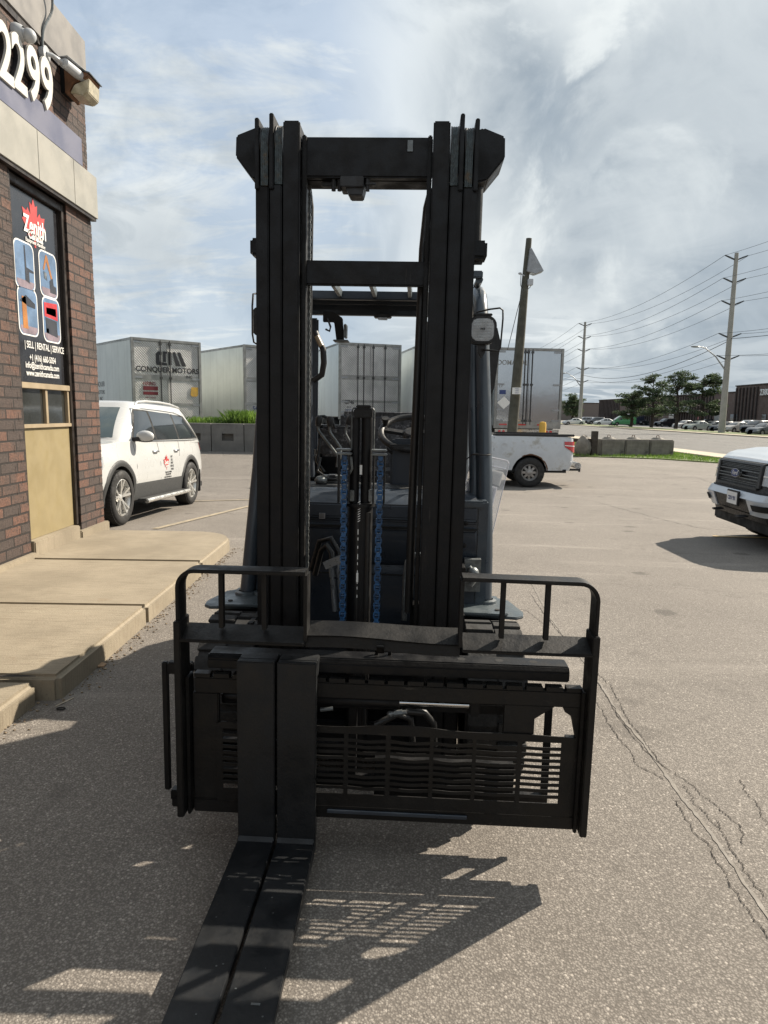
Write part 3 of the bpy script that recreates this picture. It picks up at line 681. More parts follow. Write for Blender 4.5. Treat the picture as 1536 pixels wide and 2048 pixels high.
b_ = MB(); b_.cyl(d1, d1+(d1-d0).normalized()*.004, .044, n=18); b_.build('lens', M['glass'], bc_)
b_ = MB(); q = []
ya, za = wy(88, -10); yb_, zb_ = wy(88, 30); yc_, zc_ = wy(88, 92)
for k in range(15):
    t = k/14; yy = y_-.05+.10*math.sin(t*5)*(1-t); q.append((XW+.10-.07*t, yy+.12*(1-t)*(1-t), ZT-.02+(z_+.06-ZT)*t))
b_.tube(q, .013, 6)
tag(b_.build('cable', M['greyst'], smooth=50), 'grey cable hanging from the roof edge down to the bullet camera', 'cable')
y_, z_ = wy(158, 176, XW+.12)
fl = empty('flood_lamp', (XW, y_-.10, z_), label='weathered brown wall flood lamp with yellowed lens near the building corner', cat='wall lamp')
b_ = MB(); b_.box(0, .05, -.09, .14, -.13, .15); b_.build('back_plate', M['black'], fl, bevel=.004)
b_ = MB(); b_.prism([(.05, .15), (.30, .07), (.32, .05), (.30, .03), (.14, -.04), (.08, -.14), (.05, -.14)], -.10, .20, 'y'); b_.build('housing', M['brownw'], fl, bevel=.006)
b_ = MB(); b_.box(.05, .35, -.115, .215, .152, .165, Matrix.Rotation(R(17), 4, 'Y') @ Matrix.Translation((-.05, 0, .0))); b_.build('hood', M['greyst'], fl, bevel=.003)
b_ = MB(); b_.prism([(.315, .02), (.30, -.12), (.24, -.16), (.10, -.13), (.15, -.045)], -.09, .19, 'y'); b_.build('lens', M['lampg'], fl, bevel=.008)

# ================================================================ CARS
def sup(t, n): return max(0., 1-abs(t)**n)**(1/n)
def interp(pts, x):
    if x <= pts[0][0]: return pts[0][1]
    for (a, u), (b, v) in zip(pts[:-1], pts[1:]):
        if x <= b: return u+(v-u)*(x-a)/(b-a)
    return pts[-1][1]
def sinterp(pts, x):
    if x <= pts[0][0]: return pts[0][1]
    for (a, u), (b, v) in zip(pts[:-1], pts[1:]):
        if x <= b: t = (x-a)/(b-a); t = t*t*(3-2*t); return u+(v-u)*t
    return pts[-1][1]
class Car:
    """x forward, y left, z up, origin on the ground under the middle"""
    def __init__(s, L, W, zs, top, arches, wr, n=7., front=((0, -.12), (.35, 0), (.7, -.02), (1, -.16)), rear=((0, -.1), (.4, 0), (1, -.1)), wv=((0, .95), (.35, 1.), (.7, .985), (1, .93)), gh=None, RA=None):
        s.L = L; s.W = W; s.zs = zs; s.top = top; s.arches = arches; s.wr = wr; s.n = n; s.front = front; s.rear = rear; s.wv = wv; s.gh = gh; s.RA = RA or wr+.065
    def zb(s, x):
        z = s.zs
        for xc in s.arches:
            d = abs(x-xc)
            if d < s.RA: z = max(z, s.wr+math.sqrt(max(0, s.RA**2-d*d)))
        return z
    def pt(s, t, v, side=1):
        x0 = t*s.L/2; zb = s.zb(x0); zt = sinterp(s.top, x0)
        z = zb+v*(zt-zb); vv = (z-s.zs)/(zt-s.zs); x = x0+(abs(t)**6)*(interp(s.front, vv) if t > 0 else -interp(s.rear, vv))
        return Vector((x, side*s.W/2*interp(s.wv, vv)*sup(t, s.n), z))
    def ylow(s, x, z):
        zt = sinterp(s.top, x); vv = (z-s.zs)/(zt-s.zs); return s.W/2*interp(s.wv, vv)*sup(min(1, abs(x/(s.L/2))), s.n)
    def body(s, name, mat, parent, nv=9, hi=True):
        ts = set()
        for k in range(13 if hi else 7): y = k/(12. if hi else 6.); ts.add(round((1-y**s.n)**(1/s.n), 4)); ts.add(-round((1-y**s.n)**(1/s.n), 4))
        for k in range(-18, 19): ts.add(round(k/19., 4))
        for xc in s.arches:
            N = 9 if hi else 5
            for k in range(N+1):
                a = PI*k/N; ts.add(round((xc+s.RA*math.cos(a)*.9999)/(s.L/2), 4))
            for e in (-1, 1): ts.add(round((xc+e*(s.RA+.006))/(s.L/2), 4))
        ts = sorted(ts); ts = [t for i, t in enumerate(ts) if i == 0 or t-ts[i-1] > .0012]
        rows = []
        for t in ts:
            Lf = [s.pt(t, k/nv) for k in range(nv+1)]; Rt = [Vector((p.x, -p.y, p.z)) for p in Lf]; tp = Lf[-1]; K = 8
            cap = []
            for k in range(1, K):
                u = 1-2*k/K; cap.append(Vector((tp.x, tp.y*u, tp.z+s.gcrown(tp.x)*(1-u*u))))
            rows.append(Lf+cap+Rt[::-1])
        mb = MB(); mb.grid(rows)
        return mb.build(name, mat, parent, smooth=38, weld=.0004)
    def gcrown(s, x): return .045
    # greenhouse
    def ghp(s, z):
        g = s.gh; v = (z-g['z0'])/(g['z1']-g['z0']); v = min(1, max(0, v)); f = lambda k: g[k+'0']+(g[k+'1']-g[k+'0'])*v
        b = g.get('bulge', .035)*4*v*(1-v)
        xf, xr, w_ = f('xf')+b*2, f('xr')-b*.6, f('w')+b*.5
        return xf, xr, w_
    def ygh(s, x, z):
        xf, xr, w_ = s.ghp(z); m_ = (xf+xr)/2; h = (xf-xr)/2; return w_*sup((x-m_)/h, s.gh['n'])
    def xfg(s, y, z, end=1):
        xf, xr, w_ = s.ghp(z); m_ = (xf+xr)/2; h = (xf-xr)/2; return m_+end*h*sup(min(1, abs(y/w_)), s.gh['n'])
    def greenhouse(s, name, mat, parent):
        g = s.gh; n = g['n']; rows = []
        zs = [g['z0']-.03+(g['z1']-g['z0']+.03)*k/9 for k in range(10)]
        def ring(z, sh=0., dz=0.):
            xf, xr, w_ = s.ghp(z); xf -= sh*1.6; xr += sh*1.2; w_ -= sh; m_ = (xf+xr)/2; h = (xf-xr)/2; pts = []
            ths = []
            for k in range(40):
                a = 2*PI*k/40; c, q = math.cos(a), math.sin(a)
                pts.append((m_+h*math.copysign(abs(c)**(2/n), c), w_*math.copysign(abs(q)**(2/n), q), z+dz))
            return pts
        for z in zs: rows.append(ring(z))
        z1 = g['z1']; rows += [ring(z1, .02, .022), ring(z1, .06, .040), ring(z1, .16, .056), ring(z1, .36, .068)]
        mb = MB(); mb.grid(rows, True); last = rows[-1]; mb.add(last, [tuple(range(len(last)))])
        return mb.build(name, mat, parent, smooth=40, weld=.0004)
    def patch(s, mb, bl_, br_, tr_, tl_, side=1, off=.004, low=False, nu=8, nv_=5):
        """quad in (x, z) laid on the side surface"""
        P = []
        for j in range(nv_+1):
            v = j/nv_; row = []
            for i in range(nu+1):
                u = i/nu; x = (bl_[0]*(1-u)+br_[0]*u)*(1-v)+(tl_[0]*(1-u)+tr_[0]*u)*v; z = (bl_[1]*(1-u)+br_[1]*u)*(1-v)+(tl_[1]*(1-u)+tr_[1]*u)*v
                y = (s.ylow(x, z) if low else s.ygh(x, z))+off; row.append((x, side*y, z))
            P.append(row)
        mb.grid(P)
    def screen(s, mb, z0, z1, w0, w1, end=1, off=.006):
        P = []
        for j in range(7):
            v = j/6; z = z0+(z1-z0)*v; w_ = w0+(w1-w0)*v; P.append([(s.xfg(w_*(i/6-1), z, end)+end*off, w_*(i/6-1), z) for i in range(13)])
        mb.grid(P)
    def wells(s, parent):
        mb = MB()
        for xc in s.arches:
            for sd in (-1, 1):
                w_ = s.W/2; rr = s.RA+.004
                P = [[(xc+rr*math.cos(PI*k/14), sd*y, s.wr+rr*math.sin(PI*k/14)) for k in range(15)] for y in (w_*.965, w_*.55)]
                mb.grid(P); mb.add(P[1]+[], [tuple(range(15))])
        mb.box(-s.L/2+.25, s.L/2-.3, -s.W/2*.93, s.W/2*.93, s.zs-.06, s.zs+.03)
        return mb.build('underbody', M['dark'], parent)
def wheel(parent, x, y, r, rim, wd, style, side, matr, rubber=None):
    """side +1: outer face towards +y"""
    T = Matrix.Translation((x, y, r)) @ (Matrix.Identity(4) if side > 0 else Matrix.Rotation(PI, 4, 'Z'))
    e = MB(); e.T = T
    e.lathe([(rim, -wd*.5), (rim+.02, -wd/2-.005), (r*.93, -wd/2), (r*.985, -wd*.42), (r, -wd*.3), (r, wd*.3), (r*.985, wd*.42), (r*.93, wd/2), ((r+rim)/2, wd/2+.01), (rim+.015, wd/2+.002), (rim, wd*.42)], 40)
    for k in range(56):       # tread blocks
        a = 2*PI*k/56; c, q = math.cos(a), math.sin(a)
        Mx = Matrix.Rotation(-a, 4, 'Y')
        if style != 'far': e.box(r-.004, r+.003, -wd*.42, wd*.42, -.011, .011, Mx)
    wo = e.build('wheel', M['dark'] if False else (rubber or M['rubber']), parent, smooth=40)
    b = MB(); b.T = T
    if style == 'twin':
        b.lathe([(rim, wd*.44), (rim-.012, wd*.46), (rim-.02, wd*.40), (rim-.03, wd*.1)], 40)
        b.lathe([(0.0, wd*.36), (.035, wd*.36), (.06, wd*.30), (.075, wd*.12)], 20)
        for k in range(5):
            for dlt in (-.20, .20):
                a = 2*PI*k/5+.3; p0 = Vector((.05*math.cos(a), wd*.28, .05*math.sin(a))); a2 = a+dlt; p1 = Vector(((rim-.012)*math.cos(a2), wd*.42, (rim-.012)*math.sin(a2)))
                b.bar(p0, p1, .030, .035, (0, 1, 0))
    elif style == 'steel':
        b.lathe([(rim, wd*.44), (rim-.012, wd*.47), (rim-.025, wd*.40), (rim-.03, wd*.15), (rim*.80, wd*.12)], 40)
        for k in range(8):
            a = 2*PI*k/8; p0 = Vector((rim*.40*math.cos(a), wd*.22, rim*.40*math.sin(a))); p1 = Vector((rim*.88*math.cos(a), wd*.16, rim*.88*math.sin(a))); b.bar(p0, p1, .06, .03, (0, 1, 0))
        b.lathe([(rim*.48, wd*.2), (rim*.42, wd*.27), (rim*.33, wd*.27), (rim*.30, wd*.36), (rim*.2, wd*.40), (0, wd*.40)], 24)
    else:
        b.lathe([(rim, wd*.44), (rim-.02, wd*.46), (rim*.8, wd*.35), (rim*.3, wd*.40), (0, wd*.42)], 16)
    b.build('rim', matr, wo, smooth=40)
    if style != 'far':
        d = MB(); d.T = T; d.lathe([(rim-.028, wd*.06), (0, wd*.05)], 32); d.build('brake_disc', M['dark'], wo)
    return wo

# ---- white SUV beside the building
suv = Car(5.05, 1.98, .34, [(-2.6, 1.02), (-2.4, 1.16), (-1.5, 1.19), (1.05, 1.17), (1.35, 1.165), (2.0, 1.13), (2.35, 1.08), (2.55, .98)], (1.53, -1.45), .385, n=8,
          gh=dict(z0=1.15, z1=1.725, xf0=1.36, xf1=.56, xr0=-2.46, xr1=-1.80, w0=.935, w1=.745, n=8, bulge=.03), RA=.45)
hx = Vector((-3.76-(-3.63), 9.75-12.8, 0)); hd = hx.normalized(); ang = math.atan2(hd.y, hd.x)
lf = Vector((-hd.y, hd.x, 0))
fw = Vector((-3.76, 9.75, 0))
S = 1.03
org = fw - hd*1.53*S - lf*1.0*S
pit = math.atan2(gz(-3.46, 12.45)-gz(-3.72, 9.75), 2.7)
se = empty('suv', (org.x, org.y, (gz(-3.5, 9.8)+gz(-3.5, 12.5))/2), (0, pit*1, ang), 'white SUV with silver alloys and red maple leaf door logo beside the brick building', 'suv')
se.scale = (S, S, S)
suv.body('body', M['white'], se, 11)
gh = suv.greenhouse('roof', M['white'], se)
suv.wells(se)
for sd in (1, -1):
    for nm, q in (('front', ((.93, 1.19), (.10, 1.19), (.12, 1.625), (.54, 1.625))), ('rear', ((.03, 1.19), (-.95, 1.19), (-.90, 1.625), (.05, 1.63))), ('quarter', ((-1.02, 1.19), (-1.98, 1.22), (-1.50, 1.57), (-.97, 1.62)))):
        b_ = MB(); suv.patch(b_, *q, side=sd, off=.003); b_.build('side_window', M['glass'], se, smooth=60)
    b_ = MB(); suv.patch(b_, (1.0, 1.17), (-2.08, 1.19), (-1.52, 1.60), (.58, 1.655), side=sd, off=.001, nu=30); b_.build('window_trim', M['dark'], se, smooth=60)
    b_ = MB()
    pr_ = [(x, sd*(suv.ygh(x, z)+.004), z) for x, z in [(1.0, 1.165), (.5, 1.165), (0, 1.165), (-.6, 1.165), (-1.2, 1.165), (-1.8, 1.17), (-2.1, 1.18), (-1.82, 1.40), (-1.55, 1.59), (-1.15, 1.645), (-.5, 1.66), (.2, 1.665), (.56, 1.655), (.80, 1.42), (1.0, 1.175)]]
    b_.tube(pr_, .008, 6, True); b_.build('window_moulding', M['chrome'], se, smooth=60)
    b_ = MB(); q = [(x, sd*(.70 if False else suv.ygh(x, 1.69)-.03+.0), z) for x, z in [(.38, 1.715), (.30, 1.765), (.0, 1.79), (-.6, 1.80), (-1.1, 1.79), (-1.55, 1.75), (-1.68, 1.70)]]
    b_.tube(q, .020, 8); b_.build('roof_rail', M['white'] if True else M['chrome'], se, smooth=50)
    # cladding around arches and sill
    b_ = MB()
    for xc in suv.arches:
        P = []
        for k in range(19):
            a = PI*(-.04+1.08*k/18); row = []
            for rr, oo in ((suv.RA-.01, .006), (suv.RA+.02, .016), (suv.RA+.06, .016), (suv.RA+.075, .002)):
                x = xc+rr*math.cos(a); z = suv.wr+rr*math.sin(a); row.append((x, sd*(suv.ylow(x, max(z, suv.zs))+oo), z))
            P.append(row)
        b_.grid(P)
    P = []
    for k in range(13):
        x = -1.45+.45+ (1.53-.45+1.45-.45)*k/12; P.append([(x, sd*(suv.ylow(x, max(.34, z))+oo), z) for z, oo in ((.28, -.04), (.30, .012), (.50, .014), (.545, .002))])
    b_.grid(P); b_.build('cladding', M['clad'], se, smooth=50)
    b_ = MB(); b_.bar((1.02, sd*1.06, .30), (-.92, sd*1.06, .30), .15, .05); rb = b_.build('running_board', M['clad'], se, bevel=.012)
    b_ = MB(); b_.tube([(1.02, sd*1.13, .29), (.9, sd*1.145, .30), (-.85, sd*1.145, .30), (-.93, sd*1.12, .29)], .033, 10); b_.build('step_edge', M['alloy'], rb, smooth=50)
    # shut lines, creases, handles
    b_ = MB()
    def shut(pts):
        P = []
        for (x, z) in pts: P.append([(x-.005, sd*(suv.ylow(x, z)+.0025), z), (x+.005, sd*(suv.ylow(x, z)+.0025), z)])
        b_.grid(P)
    shut([(1.00, 1.15), (.99, 1.0), (.98, .8), (.98, .56)]); shut([(.06, 1.15), (.05, 1.0), (.04, .8), (.03, .56)]); shut([(-.92, 1.15), (-.90, 1.0), (-.85, .9)])
    b_.build('shut_line', M['dark'], se)
    for x in (.22, -.72):
        b_ = MB(); y_ = suv.ylow(x, 1.0)*sd; b_.tube([(x+.10, y_, 1.0), (x+.07, y_+sd*.030, 1.0), (x-.07, y_+sd*.030, 1.0), (x-.10, y_, 1.0)], .016, 8); b_.build('door_handle', M['chrome'], se, smooth=60)
    b_ = MB(); y_ = suv.ylow(.9, 1.15); b_.ball((.92, sd*(y_+.16), 1.24), (.075, .135, .085), 16, 10); mo = b_.build('mirror', M['white'], se, smooth=60)
    b_ = MB(); b_.bar((.93, sd*(y_-.02), 1.19), (.93, sd*(y_+.10), 1.20), .10, .06); b_.ball((.90, sd*(y_+.15), 1.18), (.07, .12, .03), 12, 6); b_.build('mirror_base', M['plastic'], mo, smooth=50)
    b_ = MB(); b_.box(-1.98, -1.93, sd*.78 if sd > 0 else -.99, sd*.99 if sd > 0 else -.78, .20, .62); b_.build('mud_flap', M['plastic'], se, bevel=.01)
    b_ = MB(); P = [(x, z) for x, z in ((-2.30, .98), (-2.49, .98), (-2.49, 1.12), (-2.38, 1.13))]; suv.patch(b_, *P, side=sd, off=.006, low=True); b_.build('tail_light', M['red'], se, smooth=50)
    b_ = MB(); suv.patch(b_, (2.05, .80), (2.44, .78), (2.40, .93), (2.0, .97), side=sd, off=.005, low=True); b_.build('headlight', M['headl'], se, smooth=50)
    for xc in suv.arches: wheel(se, xc, sd*.885, .385, .262, .235, 'twin', sd, M['alloy'])
b_ = MB(); suv.screen(b_, 1.22, 1.67, .74, .60, 1); b_.build('windscreen', M['wind'], se, smooth=60)
b_ = MB(); suv.screen(b_, 1.25, 1.62, .75, .6, -1); b_.build('rear_window', M['glass'], se, smooth=60)
b_ = MB(); b_.box(2.46, 2.53, -.5, .5, .62, .86); b_.build('grille', M['plastic'], se, bevel=.02)
# door decals: leaf, text lines
def sideM(x, z, car, o_=.004): y = car.ylow(x, z)+o_; return fr(Vector((x, y, z)), Vector((-1, 0, 0)), Vector((0, 0, 1)), Vector((0, 1, 0)))
b_ = MB(); b_.T = sideM(-.20, .80, suv); b_.prism([(.13*a, .14*b) for a, b in leaf], 0, .002, 'z'); b_.build('leaf_decal', M['redp'], se)
b_ = MB(); b_.text('Zenith', .085, sideM(-.20, .81, suv, .008), .0008, .002, .8); b_.text('Canada', .05, sideM(-.20, .755, suv, .008), .0008, .001, .9); b_.build('decal_lettering', M['whitep'], se)
b_ = MB()
for s_, z, sz in (('Equipment Handling', .625, .040), ('416-660-5054', .585, .048), ('www.zenithcanada.com', .545, .038), ('info@zenithcanada.com', .51, .036)): b_.text(s_, sz, sideM(-.27, z+.03, suv, .004), .0008, 0, .9)
for k, s_ in enumerate(('BUY', 'SELL', 'RENT', 'SERVICE', 'PARTS')): b_.text(s_, .05, sideM(-.46, .90-.052*k, suv, .004), .0008, 0, .9)
b_.build('contact_lettering', M['inkb'], se)

# ---- pickups
def pickup(name, loc, ang, paint, label, sc_=1., pitch=0., style='steel'):
    c = Car(5.85, 2.02, .46, [(-2.95, 1.28), (-2.8, 1.36), (-.75, 1.37), (-.6, 1.38), (1.0, 1.385), (1.3, 1.38), (2.2, 1.33), (2.6, 1.285), (2.95, 1.21)], (2.02, -1.68), .40, n=11,
            front=((0, -.10), (.22, .0), (.36, .0), (.40, -.05), (.85, -.08), (.92, -.09), (1, -.16)), rear=((0, -.1), (.3, -.02), (1, -.03)), wv=((0, .96), (.3, .985), (.5, .99), (.8, .975), (1, .945)),
            gh=dict(z0=1.37, z1=1.90, xf0=1.32, xf1=.52, xr0=-.66, xr1=-.50, w0=.90, w1=.72, n=7, bulge=.02), RA=.475)
    e = empty(name, loc, (0, pitch, ang), label, 'pickup truck'); e.scale = (sc_,)*3
    c.gcrown = lambda x: .0 if x < -.7 else (.035 if x < 1.2 else .05*max(0., min(1., (2.85-x)/1.2)))
    c.body('body', paint, e, 11); c.greenhouse('cab', paint, e); c.wells(e)
    for sd in (1, -1):
        for q in (((.95, 1.41), (.30, 1.41), (.30, 1.82), (.62, 1.82)), ((.22, 1.41), (-.50, 1.41), (-.42, 1.82), (.22, 1.82))):
            b = MB(); c.patch(b, *q, side=sd, off=.004); b.build('side_window', M['glass'], e, smooth=60)
        for xc in c.arches: wheel(e, xc, sd*.90, .40, .225, .25, style, sd, M['steelw'])
        b = MB(); y_ = c.ylow(.9, 1.2); b.ball((.98, sd*(y_+.17), 1.38), (.06, .13, .13), 14, 8); b.bar((.95, sd*(y_-.05), 1.30), (.97, sd*(y_+.1), 1.33), .06, .05); b.build('mirror', M['plastic'], e, smooth=60)
        b = MB()
        def shut(pts):
            b.grid([[(x-.006, sd*(c.ylow(x, z)+.0025), z), (x+.006, sd*(c.ylow(x, z)+.0025), z)] for x, z in pts])
        shut([(-.70, 1.34), (-.70, 1.0), (-.70, .6), (-.70, .50)]); shut([(.26, 1.3), (.26, .9), (.26, .5)]); shut([(1.10, 1.3), (1.10, .9), (1.12, .5)]); b.build('shut_line', M['dark'], e)
    b = MB(); c.screen(b, 1.41, 1.86, .78, .62, 1); b.build('windscreen', M['glass'], e, smooth=60)
    b = MB(); c.screen(b, 1.46, 1.80, .70, .6, -1); b.build('rear_window', M['glass'], e, smooth=60)
    b = MB(); b.box(-2.80, -.80, -.80, .80, 1.373, 1.378); b.build('bed_floor', M['dark'], e)
    b = MB()
    for sd in (1, -1): b.box(-2.86, -.72, sd*.88-.06, sd*.88+.06, 1.372, 1.435)
    b.box(-.80, -.70, -.82, .82, 1.372, 1.435); b.build('bed_rail', M['plastic'], e, bevel=.015)
    return c, e
pt = onz(1057, 974.5, -.28)
pc, pe = pickup('pickup_truck', (pt.x-1.68+.0, pt.y+.95, -.28), PI, M['whited'], 'old white pickup truck with rusty wheel arch, seen side on behind the forklift')
for sd in (1, -1):
    b_ = MB(); pc.patch(b_, (-2.60, 1.10), (-2.905, .93), (-2.905, 1.24), (-2.585, 1.24), side=sd, off=.012, low=True); tl_ = b_.build('tail_light', M['red'], pe, smooth=50)
    b_ = MB(); pc.patch(b_, (-2.60, 1.125), (-2.905, 1.105), (-2.905, 1.13), (-2.60, 1.15), side=sd, off=.016, low=True); b_.build('reversing_lens', M['whitep'], tl_)
    b_ = MB(); P = []
    for k in range(15):
        a = PI*(.03+.62*k/14) if sd > 0 else PI*(.03+.62*k/14); row = []
        for rr in (pc.RA-.004, pc.RA+.012+.022*random.random()):
            x = -1.68-rr*math.cos(a); z = pc.wr+rr*math.sin(a); row.append((x, sd*(pc.ylow(x, z)+.003), z))
        P.append(row)
    b_.grid(P); b_.build('rust_patch', M['rust'], pe)
b_ = MB(); b_.tube([(-2.99, .93, .60), (-3.06, .6, .58), (-3.07, 0, .58), (-3.06, -.6, .58), (-2.99, -.93, .60)], .085, 10); b_.build('rear_bumper', M['steel'], pe, smooth=50)
b_ = MB(); b_.bar((-2.9, 0, .42), (-3.28, 0, .42), .06, .06); b_.cyl((-3.3, 0, .36), (-3.3, 0, .56), .03, n=10); b_.build('tow_hitch', M['plastic'], pe, smooth=50)
b_ = MB(); b_.lathe([(0, 0), (.085, .0), (.09, .002), (.085, .004)], 24, Matrix.Translation((-.98, pc.ylow(-.98, 1.1)+.002, 1.10))); b_.build('fuel_door', M['whited'], pe, smooth=30)

# right-hand truck, nose into the frame
gz_r = onz(1459, 945, .915)
ha = R(176)
hv = Vector((math.cos(ha), math.sin(ha), 0)); fo = Vector((gz_r.x, gz_r.y, 0)) - hv*2.93
rc, re_ = pickup('pickup_truck', (fo.x+.08, fo.y+.0, -.095), ha, M['whiteb'], 'newer white pickup truck with black grille, its nose entering from the right edge', style='twin')
def nose(mb, pts, d0, d1):      # outline in (y, z) laid on the rounded nose
    def xs(y, z): 
        zt = 1.12; vv = (z-.46)/(1.10-.46); return 2.925*sup(min(.999, abs(y)/(1.0)), 11)**1 + interp(rc.front, min(1, vv))-.10*(abs(y)/1.0)**3
    n_ = len(pts); vs = [(xs(y, z)+d0, y, z) for y, z in pts]+[(xs(y, z)+d1, y, z) for y, z in pts]
    mb.add(vs, [tuple(range(n_)), tuple(range(n_, 2*n_))[::-1]]+[(i, (i+1) % n_, n_+(i+1) % n_, n_+i) for i in range(n_)])
def nstrip(mb, y0, y1, z0, z1, d0, d1, n_=16, z0b=None, z1b=None):      # curved band across the nose
    def xs(y, z):
        vv = (z-.46)/(1.21-.46); return 2.925*sup(min(.985, abs(y)/(1.01*interp(rc.wv, min(1, max(0, vv))))), 11)+interp(rc.front, min(1, max(0, vv)))
    rows = []
    for k in range(n_+1):
        t = k/n_; y = y0+(y1-y0)*t; a = z0+((z0b if z0b is not None else z0)-z0)*t; b = z1+((z1b if z1b is not None else z1)-z1)*t
        rows.append([(xs(y, a)+d0, y, a), (xs(y, a)+d1, y, a), (xs(y, b)+d1, y, b), (xs(y, b)+d0, y, b)])
    mb.grid(rows, True); mb.add(rows[0], [(0, 1, 2, 3)]); mb.add(rows[-1], [(3, 2, 1, 0)])
b_ = MB(); nstrip(b_, -.97, .97, .80, 1.175, -.06, .02); g0 = b_.build('grille', M['plastic'], re_, smooth=30)
b_ = MB()
nstrip(b_, -.66, .66, 1.145, 1.172, .022, .05); nstrip(b_, -.60, .60, .83, .86, .022, .05)
for sd in (1, -1): nstrip(b_, sd*.60, sd*.66, .86, 1.145, .022, .05, 3)
b_.build('grille_surround', M['clad'], g0, smooth=30)
b_ = MB()
for z in (1.045, .985, .945): nstrip(b_, -.60, .60, z, z+.014, .024, .042)
for z in (1.08, 1.10, 1.12, .88, .905): nstrip(b_, -.6, .6, z, z+.006, .022, .03)
b_.build('grille_bar', M['greyst'], g0, smooth=30)
b_ = MB(); T_ = fr(Vector((2.925-.045, 0, 1.01)), Vector((0, 1, 0)), Vector((0, 0, 1)), Vector((1, 0, 0)))
b_.T = T_; b_.add([(.125*math.cos(2*PI*k/32), .062*math.sin(2*PI*k/32), z) for z in (.02, .055) for k in range(32)], [tuple(range(32, 64))]+[(k, (k+1) % 32, 32+(k+1) % 32, 32+k) for k in range(32)]); em = b_.build('emblem', M['chrome'], re_, smooth=30)
b_ = MB(); b_.T = T_; b_.add([(.112*math.cos(2*PI*k/32), .052*math.sin(2*PI*k/32), .058) for k in range(32)], [tuple(range(32))]); b_.build('emblem_field', M['bluep'], em)
b_ = MB(); b_.text('Ford', .085, T_ @ Matrix.Translation((0, 0, .060)), .001, .0005, 1.0, shear=.35); b_.build('emblem_lettering', M['whitep'], em)
b_ = MB(); nstrip(b_, -.98, .98, .70, .785, .0, .07); nstrip(b_, .52, .98, .50, .70, 0, .07, 8); nstrip(b_, -.98, -.52, .50, .70, 0, .07, 8); b_.build('front_bumper', M['whiteb'], re_, smooth=30, bevel=.01)
b_ = MB(); nstrip(b_, -.97, .97, .786, .799, .0, .04); nstrip(b_, -.52, .52, .52, .699, 0, .05); nstrip(b_, -.9, .9, .42, .499, -.08, .03); b_.build('bumper_insert', M['plastic'], re_, smooth=30)
b_ = MB(); b_.box(2.5, 2.8, -.9, .9, .27, .44); b_.build('air_dam', M['dark'], re_, bevel=.02)
b_ = MB()
for sd in (1, -1): b_.tube([(2.9, sd*.42, .47), (3.02, sd*.42, .46), (3.03, sd*.36, .46), (2.9, sd*.36, .47)], .014, 8)
b_.build('tow_hook', M['plastic'], re_, smooth=50)
b_ = MB(); b_.box(2.98, 3.01, -.02, .33, .585, .785); pl_ = b_.build('number_plate_holder', M['plastic'], re_, bevel=.006)
b_ = MB(); b_.box(3.011, 3.016, .005, .305, .605, .765); b_.build('number_plate', M['whitep'], pl_)
b_ = MB(); b_.text('CEKV 931', .075, fr(Vector((3.018, .155, .68)), Vector((0, 1, 0)), Vector((0, 0, 1)), Vector((1, 0, 0))), .0008, .001, .75); b_.build('plate_lettering', M['bluep'], pl_)
b_ = MB(); nstrip(b_, -.95, .95, 1.178, 1.212, -.34, .028); b_.build('bonnet_lip', M['whiteb'], re_, smooth=30, bevel=.006)
for sd in (1, -1):
    b_ = MB(); nstrip(b_, sd*.70, sd*.96, .90, 1.15, .021, .035, 8); hl = b_.build('headlight', M['headl'], re_, smooth=30)
    b_ = MB(); nstrip(b_, sd*.71, sd*.95, 1.01, 1.03, .036, .04, 8); b_.build('light_strip', M['whitep'], hl)
    b_ = MB(); nstrip(b_, sd*.66, sd*.90, .57, .65, .072, .076, 6); b_.build('fog_lamp', M['dark'], re_)

